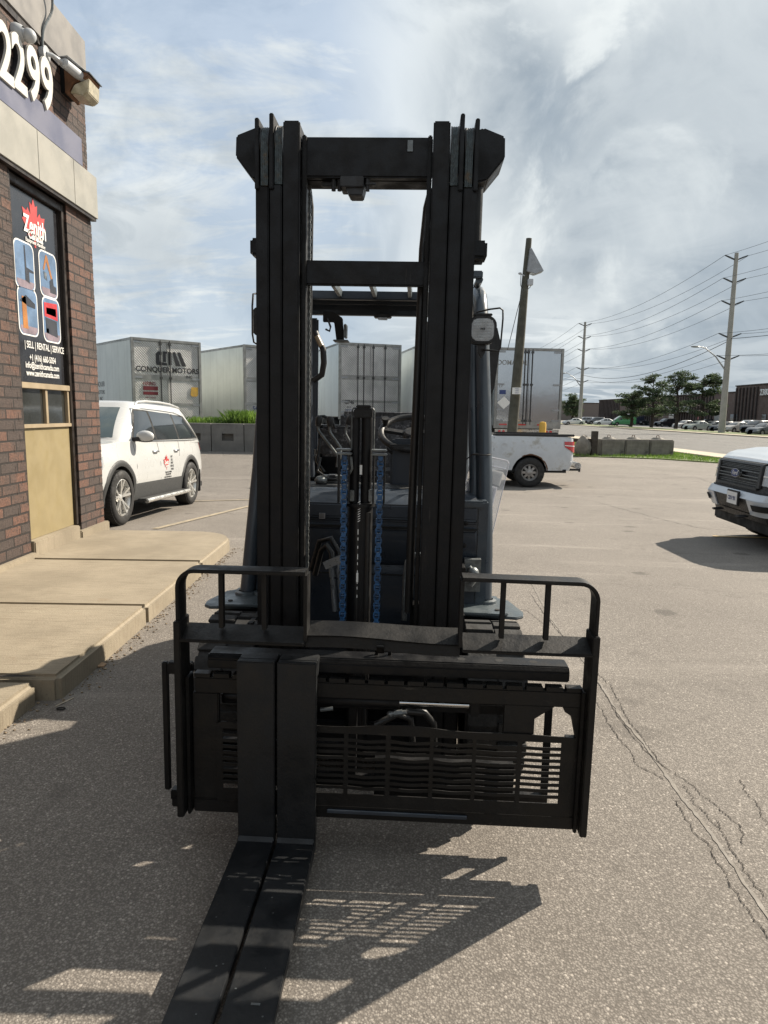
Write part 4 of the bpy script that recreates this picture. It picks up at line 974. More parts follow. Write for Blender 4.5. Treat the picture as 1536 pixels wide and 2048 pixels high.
# ---- distant parked cars
def far_car(kind):
    if kind == 'sedan':
        c = Car(4.6, 1.80, .25, [(-2.35, .78), (-2.1, .98), (-1.5, 1.0), (.8, .95), (1.6, .88), (2.1, .76), (2.35, .6)], (1.4, -1.35), .33, n=6, gh=dict(z0=.93, z1=1.38, xf0=1.05, xf1=.25, xr0=-1.85, xr1=-1.0, w0=.83, w1=.60, n=4.5))
        wnd = (((.70, .98), (-.28, .98), (-.30, 1.34), (.15, 1.34)), ((-.36, .98), (-1.35, .98), (-.95, 1.33), (-.38, 1.34)))
    elif kind == 'suv':
        c = Car(4.7, 1.88, .30, [(-2.4, .95), (-2.2, 1.10), (.9, 1.08), (1.7, 1.02), (2.2, .90), (2.4, .75)], (1.42, -1.38), .36, n=7, gh=dict(z0=1.06, z1=1.62, xf0=1.15, xf1=.45, xr0=-2.2, xr1=-1.85, w0=.88, w1=.68, n=6))
        wnd = (((.85, 1.11), (-.1, 1.11), (-.1, 1.55), (.45, 1.55)), ((-.18, 1.11), (-1.1, 1.11), (-1.05, 1.55), (-.18, 1.55)), ((-1.18, 1.11), (-1.85, 1.11), (-1.6, 1.52), (-1.13, 1.55)))
    else:
        c = Car(5.0, 1.95, .30, [(-2.55, 1.2), (-2.4, 1.28), (1.3, 1.22), (1.9, 1.05), (2.4, .85), (2.5, .7)], (1.55, -1.5), .36, n=8, gh=dict(z0=1.18, z1=1.98, xf0=1.95, xf1=.85, xr0=-2.48, xr1=-2.35, w0=.93, w1=.82, n=9))
        wnd = (((1.45, 1.25), (.55, 1.25), (.55, 1.75), (1.0, 1.75)),)
    e = empty('parked_car'); c.body('body', M['white'], e, 6, False); c.greenhouse('roof', M['white'], e); c.wells(e)
    for sd in (1, -1):
        for q in wnd:
            b = MB(); c.patch(b, *q, side=sd, off=.006, nu=4, nv_=2); b.build('side_window', M['glass'], e)
        for xc in c.arches: wheel(e, xc, sd*.80, c.wr, .2, .2, 'far', sd, M['steelw'])
        b = MB(); y_ = c.L/2-.12; c.patch(b, (c.L/2-.45, c.zs+.30), (c.L/2-.12, c.zs+.28), (c.L/2-.15, c.zs+.42), (c.L/2-.5, c.zs+.45), side=sd, off=.006, low=True, nu=4, nv_=2); b.build('headlight', M['headl'], e)
    g = c.gh; b = MB(); c.screen(b, g['z0']+.04, g['z1']-.05, g['w0']*.86, g['w1']*.9, 1); b.build('windscreen', M['glass'], e)
    b = MB(); c.screen(b, g['z0']+.06, g['z1']-.08, g['w0']*.8, g['w1']*.85, -1); b.build('rear_window', M['glass'], e)
    return e
def paint(n_, c): return pm('paint_'+n_, c, .35, 0, .03, 2, coat=.5)
PA = dict(white=(.62, .62, .60), silver=(.33, .34, .35), grey=(.10, .105, .11), black=(.012, .013, .016), navy=(.02, .025, .045), green=(.05, .24, .09), palegreen=(.28, .31, .28), champagne=(.32, .30, .27))
PM = {k: paint(k, v) for k, v in PA.items()}
protos = {k: far_car(k) for k in ('sedan', 'suv', 'van')}
used = set()
FAR = [  # px, base py, kind, colour, heading, label
    (1147, 850, 'sedan', 'white', 182, 'small white car by the foot of the more distant pole, leftmost in the far row'),
    (1169, 848.5, 'suv', 'silver', 176, 'silver car just right of the more distant concrete pole'),
    (1191, 849, 'suv', 'grey', 186, 'dark grey hatchback behind the white sedan'),
    (1209, 850.8, 'sedan', 'white', 178, 'pale white sedan seen side on, left of the green van'),
    (1246, 851.5, 'van', 'green', 180, 'bright green van with sloping nose across the road'),
    (1270, 850, 'van', 'navy', 178, 'navy van directly right of the green van'),
    (1296, 850.5, 'suv', 'black', 182, 'black car half hidden behind the navy van'),
    (1311, 850, 'suv', 'silver', 200, 'silver SUV behind the left end of the black wagon'),
    (1332, 853.8, 'suv', 'black', 192, 'long black wagon parked under the right-hand pine'),
    (1369, 857.5, 'sedan', 'white', 205, 'white bonneted car right of the pine trunk, leftmost of the tight row'),
    (1409, 856.5, 'suv', 'black', 200, 'tall black car behind the pale green sedan'),
    (1394, 861, 'sedan', 'palegreen', 203, 'pale green sedan in front of the tall black car'),
    (1424, 861, 'sedan', 'grey', 204, 'grey sedan between the pale green sedan and the near concrete pole'),
    (1449, 864, 'sedan', 'black', 200, 'black sedan partly behind the near concrete pole'),
    (1472, 865.5, 'sedan', 'champagne', 203, 'champagne sedan just right of the near concrete pole'),
    (1494, 865, 'suv', 'silver', 203, 'silver SUV facing the road, right of the champagne sedan'),
    (1514, 868, 'suv', 'black', 204, 'black SUV at the right end of the row'),
    (1528, 871, 'sedan', 'grey', 203, 'dark grey sedan nearest the right edge, in front of the black SUV')]
for px, pyb, kind, colr, hd_, lab in FAR:
    p = onz(px, pyb, ZR+.03); root = protos[kind]
    if kind in used: root = copy_tree(root)
    used.add(kind)
    root.location = (p.x, p.y, ZR+.03); root.rotation_euler = (0, 0, R(hd_)); tag(root, lab, 'van' if kind == 'van' else 'car', 'cars parked across the road')
    for ch in root.children:
        if ch.name.split('.')[0] in ('body', 'roof'):
            ch.material_slots[0].link = 'OBJECT'; ch.material_slots[0].material = PM[colr]

# ================================================================ TRAILERS
def trailer(px_left, pyt, d, yaw, label, parts, zg, doors='quilt', side='tside', W_=2.6, H0=1.2, H1=None):
    """rear-left top corner seen at px,py at forward distance d; local x right along the rear, y away along the body"""
    p = ony(px_left, pyt, d); zt = p.z; H = (H1 or zt)
    e = empty('semi_trailer', (p.x, p.y, zg), (0, 0, yaw), label, 'trailer', 'semi trailers parked behind the lot')
    h1 = zt-zg; h0 = h1-2.9; L_ = 14.5
    b = MB(); b.box(.0, W_, .06, L_, h0, h1); b.build('body', M[side], e, bevel=.02)
    b = MB(); b.box(-.01, .09, -.03, .055, h0-.1, h1+.01); b.box(W_-.09, W_+.01, -.03, .055, h0-.1, h1+.01); b.box(.09, W_-.09, -.03, .055, h1-.09, h1+.01); b.box(.09, W_-.09, -.03, .055, h0-.1, h0+.16)
    b.box(.0, .05, .055, L_, h1-.1, h1+.004); b.build('rear_frame', M['frameg'], e, bevel=.01)
    for i in (0, 1):
        x0 = .10+i*(W_/2-.10)+.004*i; b = MB(); b.box(x0, x0+W_/2-.108, .0, .045, h0+.165, h1-.095); dr = b.build('door', M[doors], e, bevel=.004)
        for z in (h1-.14, h0+.60, h0+1.55, h0+.20):
            b = MB(); xx = x0 if i == 0 else x0+W_/2-.108-.26; b.box(xx-.06*(1-i), xx+.26+.06*i, -.022, -.002, z-.035, z+.035)
            b.build('hinge', M['ringm'], dr, bevel=.004)
    rods = [.78, 1.03, 1.42, 1.92] if parts.get('rods') == 4 else ([1.12, 1.24, 1.40] if doors == 'mirror' else [1.05, 1.40])
    for x in rods:
        b = MB(); b.cyl((x, -.03, h0+.05), (x, -.03, h1-.03), .018, n=8)
        for z in (h0+.2, h0+1.55, h1-.15): b.box(x-.045, x+.045, -.05, -.001, z-.04, z+.04)
        b.build('lock_rod', M['framed'], e, smooth=40)
    if doors != 'mirror':
        b = MB()
        for z, hh in ((h0+.62, .05), (h0+1.56, .09)): b.box(.12, W_-.12, -.010, -.003, z-hh, z+hh)
        b.build('cross_band', M['frameg'], e)
    b = MB()
    for k in range(6):
        if k % 2 == 0: b.box(.2+k*.37, .2+k*.37+.30, -.040, -.031, h0+.02, h0+.075)
    b.build('reflector', M['red'], e)
    b = MB(); b.box(.05, W_-.05, -.02, .08, h0-.32, h0-.13); fb = b.build('bumper', M['frameg'] if doors != 'mirror' else M['steel'], e, bevel=.01)
    for x in (.22, .38, W_-.54, W_-.38):
        b = MB(); b.cyl((x, -.021, h0-.22), (x, -.05, h0-.22), .055, n=16); b.build('tail_light', M['red'], fb, smooth=40)
    b = MB(); b.box(.25, W_-.25, .1, L_-.2, h0-.28, h0-.001); b.build('chassis', M['framed'], e)
    for y in (1.2, 2.45):
        for x in (.28, W_-.28):
            b = MB(); b.lathe([(.28, -.27), (.5, -.27), (.515, -.2), (.515, .2), (.5, .27), (.28, .27), (.2, .1)], 20, Matrix.Translation((x, y, .515)) @ Matrix.Rotation(R(90), 4, 'Z')); b.build('wheel', M['rubber'], e, smooth=40)
    b = MB()
    for x in (.5, W_-.5): b.box(x-.06, x+.06, L_-3, L_-2.88, 0, h0-.28)
    b.build('landing_leg', M['framed'], e)
    for nm, mt, items in parts.get('text', []):
        b = MB()
        for it in items:
            if it[0] == 'T': _, s_, x, z, sz, sx, bo = it; b.text(s_, sz, fr(Vector((x, -.014, h0+z)), Vector((1, 0, 0)), Vector((0, 0, 1)), Vector((0, -1, 0))), .001, bo, sx)
            elif it[0] == 'P': b.prism([(a, h0+c) for a, c in it[1]], -.017, -.006, 'y')
            elif it[0] == 'S': _, s_, y, z, sz = it; b.text(s_, sz, fr(Vector((-.002, y, h0+z)), Vector((0, -1, 0)), Vector((0, 0, 1)), Vector((-1, 0, 0))), .001, .002, 1.)
        b.build(nm, M[mt], e)
    return e
def par(cx, z0, z1, w_, sh): return ('P', [(cx, z0), (cx+w_, z0), (cx+w_+sh, z1), (cx+sh, z1)])
logo = [('P', [(.90, 2.0), (1.28, 2.0), (1.28, 2.08), (1.02, 2.12), (1.0, 2.36), (1.10, 2.36), (1.10, 2.48), (.96, 2.48), (.88, 2.38), (.88, 2.08)]), ('P', [(1.14, 2.12), (1.25, 2.12), (1.25, 2.42), (1.31, 2.42), (1.31, 2.49), (1.14, 2.49)]),
        ('P', [(1.34, 2.02), (1.46, 2.02), (1.46, 2.49), (1.34, 2.49)]), ('P', [(1.62, 2.0), (1.80, 2.0), (1.60, 2.49), (1.50, 2.49)]), ('P', [(1.86, 2.0), (2.02, 2.0), (1.80, 2.49), (1.68, 2.49)])]
trailer(261, 674, 24.3, R(41), 'grey trailer with quilted steel doors lettered CONQUER MOTORS, behind the white SUV', {'text': [
    ('door_lettering', 'inkb', logo+[('T', 'CONQUER MOTORS', 1.32, 1.83, .26, .98, .006), ('T', 'INC', 2.12, 1.62, .14, 1, .002)]),
    ('hiring_sign', 'maroon', [('T', 'HIRING:', .62, 1.33, .17, .8, .004), ('P', [(.38, 1.10), (.92, 1.10), (.92, 1.24), (.38, 1.24)]), ('P', [(.38, .94), (.92, .94), (.92, 1.05), (.38, 1.05)]), ('T', 'APPLY ONLINE', .64, .84, .08, .7, 0)]),
    ('yellow_sticker', 'yellow', [('P', [(2.16, .98), (2.20, 1.26), (2.46, 1.26), (2.46, .98), (2.4, .92), (2.22, .92)])]),
    ('side_lettering', 'inkb', [('S', 'CONQUER', 3.4, 1.35, .26), ('S', 'MOTORS', 3.2, 1.05, .2), ('S', 'INC', 3.2, .8, .2)])]}, .41)
trailer(487, 689, 27.4, R(38), 'pale trailer numbered 54782, half hidden by the left mast column', {'text': [('trailer_number', 'bluep', [('T', '54782', .62, .42, .26, .8, .004)])]}, .41, side='tside')
trailer(678, 684.5, 27.5, R(18.5), 'trailer numbered 48746 with four lock rods, seen between the mast columns', {'rods': 4, 'text': [('trailer_number', 'inkb', [('T', '48746', .42, .58, .23, .74, .004), ('T', 'eco', .42, .40, .12, 1, 0)]), ('small_print', 'bluep', [('T', 'logistics', .42, .29, .10, 1, 0), ('T', 'intermodal', .44, .20, .09, .9, 0)])]}, .41, side='tsideb')
trailer(851, 683, 26.0, R(10), 'white trailer mostly hidden behind the right mast column', {}, .2, side='tside')
trailer(993, 695, 26.2, R(5), 'trailer with mirror polished rear doors behind the old pickup truck', {'text': [('ghost_lettering', 'frameg', [('T', 'DOMAR AL', .65, 2.35, .26, .9, .002), ('T', 'D', .22, 1.5, .2, 1, 0)]),
    ('blue_sticker', 'bluep', [('P', [(.18, 1.18), (.42, 1.18), (.42, 1.34), (.18, 1.34)])]), ('diamond_placard', 'whitep', [('P', [(.36, .62), (.62, .86), (.36, 1.1), (.10, .86)])])]}, .0, doors='mirror', side='tsideb')

# barrier wall of precast blocks with pockets, weeds on top
y0b = 20.9
bx = [-8.3, -7.3, -6.3, -5.3, -4.3, -3.3, -2.3, -1.3, -.3, .7]
for i, (a, b2) in enumerate(zip(bx[:-1], bx[1:])):
    e = empty('barrier_block', ((a+b2)/2, y0b, gz((a+b2)/2, y0b)-.03), label=('nearest the corner, first', 'second', 'third', 'fourth', 'fifth', 'sixth', 'seventh', 'eighth', 'ninth')[i]+' grey precast barrier block from the left, below the trailers', cat='concrete barrier', group='barrier blocks below the trailers')
    h = 1.26-(gz((a+b2)/2, y0b)-.03); w_ = (b2-a)/2-.012; b_ = MB()
    zp0, zp1 = .36, .58; b_.box(-w_, -.18, 0, .5, 0, h); b_.box(.18, w_, 0, .5, 0, h); b_.box(-.18, .18, 0, .5, 0, zp0); b_.box(-.18, .18, 0, .5, zp1, h); b_.box(-.18, .18, .18, .5, zp0, zp1)
    b_.build('block', M['barrier'], e, weld=True)
tb = MB(); P = []
mb = MB()
for i in range(3200):
    x = random.triangular(-6.6, -3.2, -4.6) if random.random() < .6 else random.uniform(-9, -3.2); y = random.uniform(21.45, 23.0)
    h = random.uniform(.12, .42)*(1.3 if -5.0 < x < -4.0 else .75); blades(mb, x, y, 1.18, h, .018, .9)
tag(mb.build('weeds', M['weed']), kind='stuff')
mb = MB(); mb.box(-14, -3.0, 21.42, 24.5, .2, 1.20); tag(mb.build('bank', M['turf']), kind='structure')

# ================================================================ STREET SIDE
# leaning timber pole with boxes in front of the polished trailer
pb_ = ony(1024, 868, 21.5); ptp = ony(1058, 477, 21.5); base = pb_+(pb_-ptp)*.06
pe2 = empty('timber_pole', (base.x, base.y, -.28), label='leaning timber pole with a grey wedge shaped box near its top, behind the old pickup', cat='pole')
def lc(p): return Vector(p)-Vector((base.x, base.y, -.28))
b_ = MB(); b_.tube([lc(base)+Vector((0, 0, -.3)), lc(pb_), lc(pb_.lerp(ptp, .5)), lc(ptp)], [.16, .16, .14, .085], 14); b_.build('shaft', M['wood'], pe2, smooth=50)
def at21(px, py): return lc(ony(px, py, 21.4))
q = [at21(1059, 497), at21(1053, 544), at21(1070, 549), at21(1086, 543), at21(1062, 498)]
b_ = MB(); n_ = 5; vs = [v+Vector((0, -.12, 0)) for v in q]+[v+Vector((0, .22, 0)) for v in q]; b_.add(vs, [(0, 1, 2, 3, 4), (9, 8, 7, 6, 5)]+[(i, (i+1) % 5, 5+(i+1) % 5, 5+i) for i in range(5)]); b_.build('wedge_box', M['tank'], pe2, bevel=.01)
b_ = MB(); p = at21(1060, 565); b_.box(p.x-.08, p.x+.08, p.y-.1, p.y+.08, p.z-.09, p.z+.09); p = at21(1040, 547); b_.bar(p, at21(1050, 552), .03, .03); b_.ball(p, (.06, .06, .035), 10, 6); b_.build('junction_box', M['camw'], pe2, bevel=.01)
b_ = MB(); b_.tube([at21(1042, 548), at21(1041, 570), at21(1046, 584), at21(1053, 580), at21(1060, 575), at21(1062, 568)], .012, 5); b_.build('cable_loop', M['greyst'], pe2)
b_ = MB(); p = at21(1031, 782); b_.box(p.x-.13, p.x+.15, p.y-.17, p.y-.155, p.z-.10, p.z+.10); sg = b_.build('notice', M['whitep'], pe2)
b_ = MB(); [b_.text(s_, .05, fr(Vector((p.x+.01, p.y-.172, p.z+dz)), Vector((1, 0, 0)), Vector((0, 0, 1)), Vector((0, -1, 0))), .001, .0, .9) for s_, dz in (('PARK', .06), ('HERE', .0), ('ONLY', -.06))]; b_.build('notice_lettering', M['bluep'], sg)
ga, gb = ony(1050, 560, 21.6), ony(1015, 700, 23.5)
b_ = MB(); b_.tube([ga, gb], .012, 5); tag(b_.build('guy_wire', M['wire']), 'thin guy wire running down left from the leaning timber pole', 'wire')
p = onz(1085, 877, -.28); p = ony(1085, 862, 24.6)
b_ = MB(); b_.lathe([(0, 0), (.125, 0), (.125, 1.62), (.10, 1.69), (0, 1.71)], 20, Matrix.Translation((p.x, p.y, -.28)) @ Matrix.Rotation(R(90), 4, 'X'))
tag(b_.build('bollard', M['yellow'], smooth=40), 'yellow steel bollard between the old pickup and the polished trailer', 'bollard')

# wood post and rail, boulder, concrete blocks
p = onz(1187, 911, ZR+.05)
e = empty('wood_post', (p.x, p.y, ZR), label='dark wooden post with a short rail, left of the concrete blocks', cat='post')
b_ = MB(); b_.box(-.14, .14, -.12, .12, 0, 1.22); b_.build('post', M['woodd'], e, bevel=.01)
b_ = MB(); b_.bar((-.14, .0, .78), (-1.5, .5, .74), .1, .16); b_.box(-.62, -.46, .1, .26, 0, .92); b_.build('rail', M['woodd'], e, bevel=.01)
p = onz(1165, 913, ZR); b_ = MB(); rows = []
for i in range(9):
    v = PI*i/8; rows.append([(.42*math.sin(v)*math.cos(a)*(1+.12*math.sin(3*a+i)), .4*math.sin(v)*math.sin(a)*(1+.1*math.cos(5*a)), .40+.60*math.cos(v)*(1+.08*math.sin(2*a))) for a in [2*PI*k/14 for k in range(14)]])
b_.grid(rows, True); o = b_.build('boulder', M['conc'], smooth=25); o.location = (p.x+.1, p.y+.3, ZR); tag(o, 'grey brown boulder on the grass just behind the old pickup tailgate', 'boulder')
pL = onz(1201, 911, ZR+.05); pR = onz(1348, 912, ZR+.05)
dv = (pR-pL); dv.z = 0; Lb = dv.length; dn = dv.normalized(); ab = math.atan2(dn.y, dn.x)
for i, lab in enumerate(('leftmost of the three concrete blocks in a row on the grass', 'middle one of the three concrete blocks in a row on the grass', 'rightmost of the three concrete blocks in a row on the grass')):
    o = pL+dn*(Lb*i/3); e = empty('concrete_block', (o.x, o.y, ZR+.03), (0, 0, ab+R(random.uniform(-1, 1))), lab, 'concrete block', 'concrete blocks on the grass')
    l_ = Lb/3-.03; b_ = MB(); b_.box(0, l_, 0, 1.15, 0, .80); b_.build('block', M['conc'], e, bevel=.05, seg=2)
    b_ = MB(); b_.lathe([(0, .10), (.22, .10), (.34, 0)], 12, Matrix.Translation((l_/2, .5, .80)) @ Matrix.Rotation(R(90), 4, 'X')); b_.build('lifting_stud', M['conc'], e, smooth=40)
    b_ = MB(); b_.tube([(l_/2-.08, .5, .88), (l_/2-.05, .5, 1.0), (l_/2+.05, .5, 1.0), (l_/2+.08, .5, .88)], .018, 6); b_.build('lifting_loop', M['rust'], e)

# concrete power poles, street lamps
XP = 41.3
def pole(px, py, lab, h, r0, lamp_h=9.2, arm=True):
    d = ray(px, py); t = XP/d.x; y = t*d.y; e = empty('concrete_pole', (XP, y, ZR+.1), label=lab, cat='power pole')
    b = MB(); b.tube([(0, 0, -.3), (0, 0, h*.5), (0, 0, h)], [r0, r0*.78, r0*.55], 12); b.build('shaft', M['concp'], e, smooth=50)
    zs_ = [h-.4, h-3.0, h-5.6, h-9.4, h-12.0]
    for z in zs_:
        for sd in (-1, 1):
            b = MB(); b.tube([(sd*.2, 0, z-.35), (sd*.8, 0, z-.1), (sd*1.35, 0, z+.12)], [.09, .10, .07], 6); b.build('insulator', M['wire'], e)
    b = MB(); b.tube([(-.2, 0, lamp_h-2.6), (-1.5, -.0, lamp_h-1.0), (-2.9, 0, lamp_h+.0), (-3.5, 0, lamp_h+.12)], [.10, .08, .06, .06], 8); ar = b.build('lamp_arm', M['ringm'], e, smooth=50)
    b = MB(); b.ball((-4.0, 0, lamp_h+.10), (.6, .22, .11), 12, 6); b.build('lamp_head', M['greyst'], ar, smooth=50)
    return y, zs_, h
yA, zA, hA = pole(1443, 864, 'tall concrete power pole nearer the right edge, with a street lamp arm', 21.2, .40, 10.2)
yB, zB, hB = pole(1159, 851, 'tall concrete power pole further away beside the polished trailer, with a street lamp arm', 21.2, .42, 10.6)
def wire(a, b, sag, r_, lab):
    pts = []
    for k in range(25):
        t = k/24; p = Vector(a).lerp(Vector(b), t); p.z -= sag*4*t*(1-t); pts.append(p)
    mb = MB(); mb.tube(pts, r_, 5); tag(mb.build('power_line', M['wire']), lab, 'power line', 'power lines along the road')
for i in range(5):
    for sd in (-1, 1):
        x = XP+sd*1.4; lab = 'thin dark power line strung along the road poles'
        lv_ = ('topmost', 'second highest', 'third highest', 'fourth highest', 'fifth highest')[i]+' '+('left' if sd < 0 else 'right')+' arm'
        wire((x, yA, zA[i]+ZR+.2), (x, yB, zB[i]+ZR+.2), 1.6, .024, 'power line strung between the two concrete poles on their '+lv_); wire((x, yA, zA[i]+ZR+.2), (x, yA-62, zA[i]+ZR+.6), 1.4, .020, 'power line leaving the frame right of the nearer pole, '+lv_); wire((x, yB, zB[i]+ZR+.2), (x-1, yB+75, zB[i]+ZR-1), 1.5, .028, 'power line running left beyond the further pole, '+lv_)
wire((XP, yA, 10.9), (XP, yB, 10.2), 2.2, .038, 'lowest cable between the two concrete poles, at street lamp height'); wire((XP, yA, 11.1), (XP+10, yA-55, 11.6), .8, .034, 'lowest cable leaving the frame right of the nearer pole')
wire((XP, yB, 9.5), (XP-60, yB+40, 7.5), 1.2, .03, 'low cable running left from the further pole towards the polished trailer')

# buildings across the road
def at_x(px, x): d = ray(px, 840); return d.y*x/d.x
XF = 60.0
def finish(e): FW_.build('wall', [M['bwall'], M['bwalld']], e)
def bld(px0, px1, ztop_, lab, depth=30, xf=XF, fins=None, canopy=None):
    y0 = at_x(px1, xf) if px1 < 1600 else 60.; y1 = at_x(px0, xf)
    e = empty('warehouse', (xf, y1, ZR), label=lab, cat='building', group=None); L_ = y1-y0
    global FW_
    FW_ = MB(); FW_.box(0, depth, -L_, 0, 0, ztop_); FW_.cur = 1
    b = MB(); b.box(-.15, depth+.1, -L_-.1, .1, ztop_, ztop_+.18); b.build('roof', M['bwalld'], e)
    return e, L_
e, L_ = bld(1467, 1700, 7.3, 'taller brown building with white street number at the right edge')
b_ = FW_
for k in range(40): b_.box(-.25, .002, -.6-k*1.1, -.35-k*1.1, 1.2, 7.0) if k < 7 or k > 14 else None
for y in (-13.0, -17): b_.box(-.06, 0, y-3, y, .3, 2.8)
finish(e)
yn, = (onx(1536, 785, XF).y,); 
b_ = MB(); pn = onx(1528, 785, XF-.1); b_.text('2380', 1.3, fr(Vector((-.30, pn.y-at_x(1467, XF)-.5, pn.z-ZR)), Vector((0, -1, 0)), Vector((0, 0, 1)), Vector((-1, 0, 0))), .05, .03, 1.0); b_.build('street_number', M['whitep'], e)
for y in (-9.0, -13.5): 
    b_ = MB(); b_.box(-.08, -.005, y-1.2, y, 0, 2.6); b_.build('door', M['glass'], e)
e, L_ = bld(1196, 1466, 6.3, 'long low brown building with vertical fins, behind the pines')
b_ = FW_
for k in range(120):
    y = -.8-k*1.15
    if y > -L_ and (k % 22 < 15): b_.box(-.22, 0, y-.3, y, 1.0 if k % 3 else .4, 6.2)
finish(e)
b_ = MB()
for k in range(7): b_.box(-.05, -.004, -12-k*13, -9.5-k*13, 0, 2.6)
b_.build('window', M['glass'], e)
b_ = MB(); pn = onx(1350, 810, XF-1); b_.box(-1.2, 0, pn.y-at_x(1196, XF)-5, pn.y-at_x(1196, XF)+4, 2.9, 4.1); b_.build('door_canopy', pm('pale_canopy', (.5, .5, .48), .5), e)
b_ = MB(); pn = onx(1399, 824, XF-.1); b_.box(-.08, -.003, pn.y-at_x(1196, XF)-1.2, pn.y-at_x(1196, XF)+1.2, 1.6, 3.2); b_.build('red_notice', pm('notice_pink', (.5, .2, .18), .6), e)
b_ = MB(); pn = onx(1434, 828, XF-.1); b_.box(-.08, -.003, pn.y-at_x(1196, XF)-1.2, pn.y-at_x(1196, XF)+1.0, .2, 3.2); b_.build('pale_door', pm('pale_door', (.30, .30, .28), .6), e)
e = empty('warehouse', (70, 330, ZR), label='small grey brown building furthest away, left of the long low one', cat='building'); b_ = MB(); b_.box(0, 30, -40, 60, 0, 7.2); b_.build('wall', pm('taupe_wall', (.15, .125, .11), .8), e); b_ = MB(); b_.box(-.2, 30, -40.2, 60, 7.2, 7.5); b_.build('roof', M['bwalld'], e)
e = empty('warehouse', (52, 260, ZR), label='low white building far down the road beside the distant pole', cat='building'); b_ = MB(); b_.box(-14, 14, 0, 20, 0, 4.0); b_.build('wall', pm('offwhite_wall', (.45, .45, .44), .7), e); b_ = MB(); b_.box(-14.2, 14.2, -.2, 20, 4.0, 4.3); b_.build('roof', M['bwalld'], e)

# the unit across the lot, behind the viewer: it shows as a reflection in the polished trailer doors
e = empty('warehouse', (0, -24, 0), label='low brown brick unit across the lot, seen only mirrored in the polished doors', cat='building')
b_ = MB(); b_.box(-30, 75, -12, 0, -.5, 3.7); b_.build('wall', pm('dark_brick_wall', (.06, .042, .036), .85), e)
for k in range(9): b_ = MB(); b_.box(-4+k*8.5, -1+k*8.5, .004, .08, 0, 2.6); b_.build('door', M['glass'], e)
b_ = MB(); b_.box(-30.1, 75.1, -12, .1, 3.7, 3.95); b_.build('roof', M['bwalld'], e)
# pines
def pine(px, d, h, w_, lab, seed, bare=None, trunk_px=None, n=9000):
    random.seed(seed); p = ray(px, 845); t = d/p.y; e = empty('pine_tree', (p.x*t, d, ZR+.1), label=lab, cat='tree', group=None)
    tr = MB(); lean = random.uniform(-.4, .4); tx = (trunk_px or 0)
    sp = [Vector((tx*(1-k/6), 0, h*.92*k/6)) + Vector((math.sin(k)*.15, 0, 0)) for k in range(7)]
    tr.tube(sp, [.32, .28, .24, .2, .15, .1, .05], 8); cl = []
    for i in range(34):
        k = random.uniform(.20, .97); b0 = sp[min(5, int(k*6))].lerp(sp[min(6, int(k*6)+1)], k*6-int(k*6)); a = random.uniform(0, 2*PI); prof = (1-.55*abs(k-.45)*1.6)
        ln = w_/2*prof*random.uniform(.55, 1.12); tip = b0+Vector((math.cos(a)*ln, math.sin(a)*ln, random.uniform(-.2, 1.0)))
        tr.tube([b0, b0.lerp(tip, .5)+Vector((0, 0, .12)), tip], [.09, .06, .02], 5)
        for q in range(4): cl.append((b0.lerp(tip, random.uniform(.4, 1.05))+Vector((random.gauss(0, .3), random.gauss(0, .3), random.uniform(0, .5))), random.uniform(.4, .9)))
    if bare:
        for (dx, dz) in bare: tr.tube([sp[4], sp[5]+Vector((dx*.4, 0, dz*.4)), sp[5]+Vector((dx, 0, dz))], [.1, .07, .03], 5)
    tr.build('trunk', M['bark'], e, smooth=60)
    cr = MB()
    for i in range(n):
        c, r_ = random.choice(cl); v = Vector((random.gauss(0, 1), random.gauss(0, 1), random.gauss(0, .5))).normalized()*r_*random.random()**.4
        q = c+Vector((v.x, v.y, v.z*.55)); s_ = random.uniform(.07, .18); a = Vector((random.gauss(0, 1), random.gauss(0, 1), random.gauss(0, .6))).normalized()*s_; b = Vector((random.gauss(0, 1), random.gauss(0, 1), random.gauss(0, 1))).normalized()*s_*.7
        cr.add([q-a, q+b, q+a*1.3, q-b], [(0, 1, 2, 3)])
    cr.build('crown', M['pine'], e)
pine(1149, 150, 6.2, 5.6, 'low bushy pine beside the more distant concrete pole', 3, trunk_px=-.9, n=7000)
pine(1262, 126, 6.2, 7.0, 'broad lower pine above the green van, left of the taller one', 11)
pine(1303, 122, 9.0, 7.2, 'taller rounded pine behind the black wagon', 5)
pine(1352, 112, 9.3, 6.0, 'half dead pine with a bare leaning top beside the large pine', 8, bare=[(-1.2, 1.4), (.9, 1.0), (-2.2, .6), (.2, 1.9)], n=4500)
pine(1402, 112, 9.4, 9.0, 'large spreading pine left of the near concrete pole', 21, n=13000)
random.seed(99)

# ================================================================ FORKLIFT
KF = 1.025  # forklift enlarged about the camera position; its location below includes the same scaling
fk = empty('forklift', (-.031, 2.327, -.041), (0, R(.45), R(-2.7)), 'black and slate grey forklift seen head on, mast lowered and forks pointing at the viewer', 'forklift')
fk.scale = (KF, KF, KF)
def fb(mb, name, mat='black', parent=fk, **k): return mb.build(name, M[mat], parent, **k)
MC = -.092; MY = .45          # mast centre and front plane
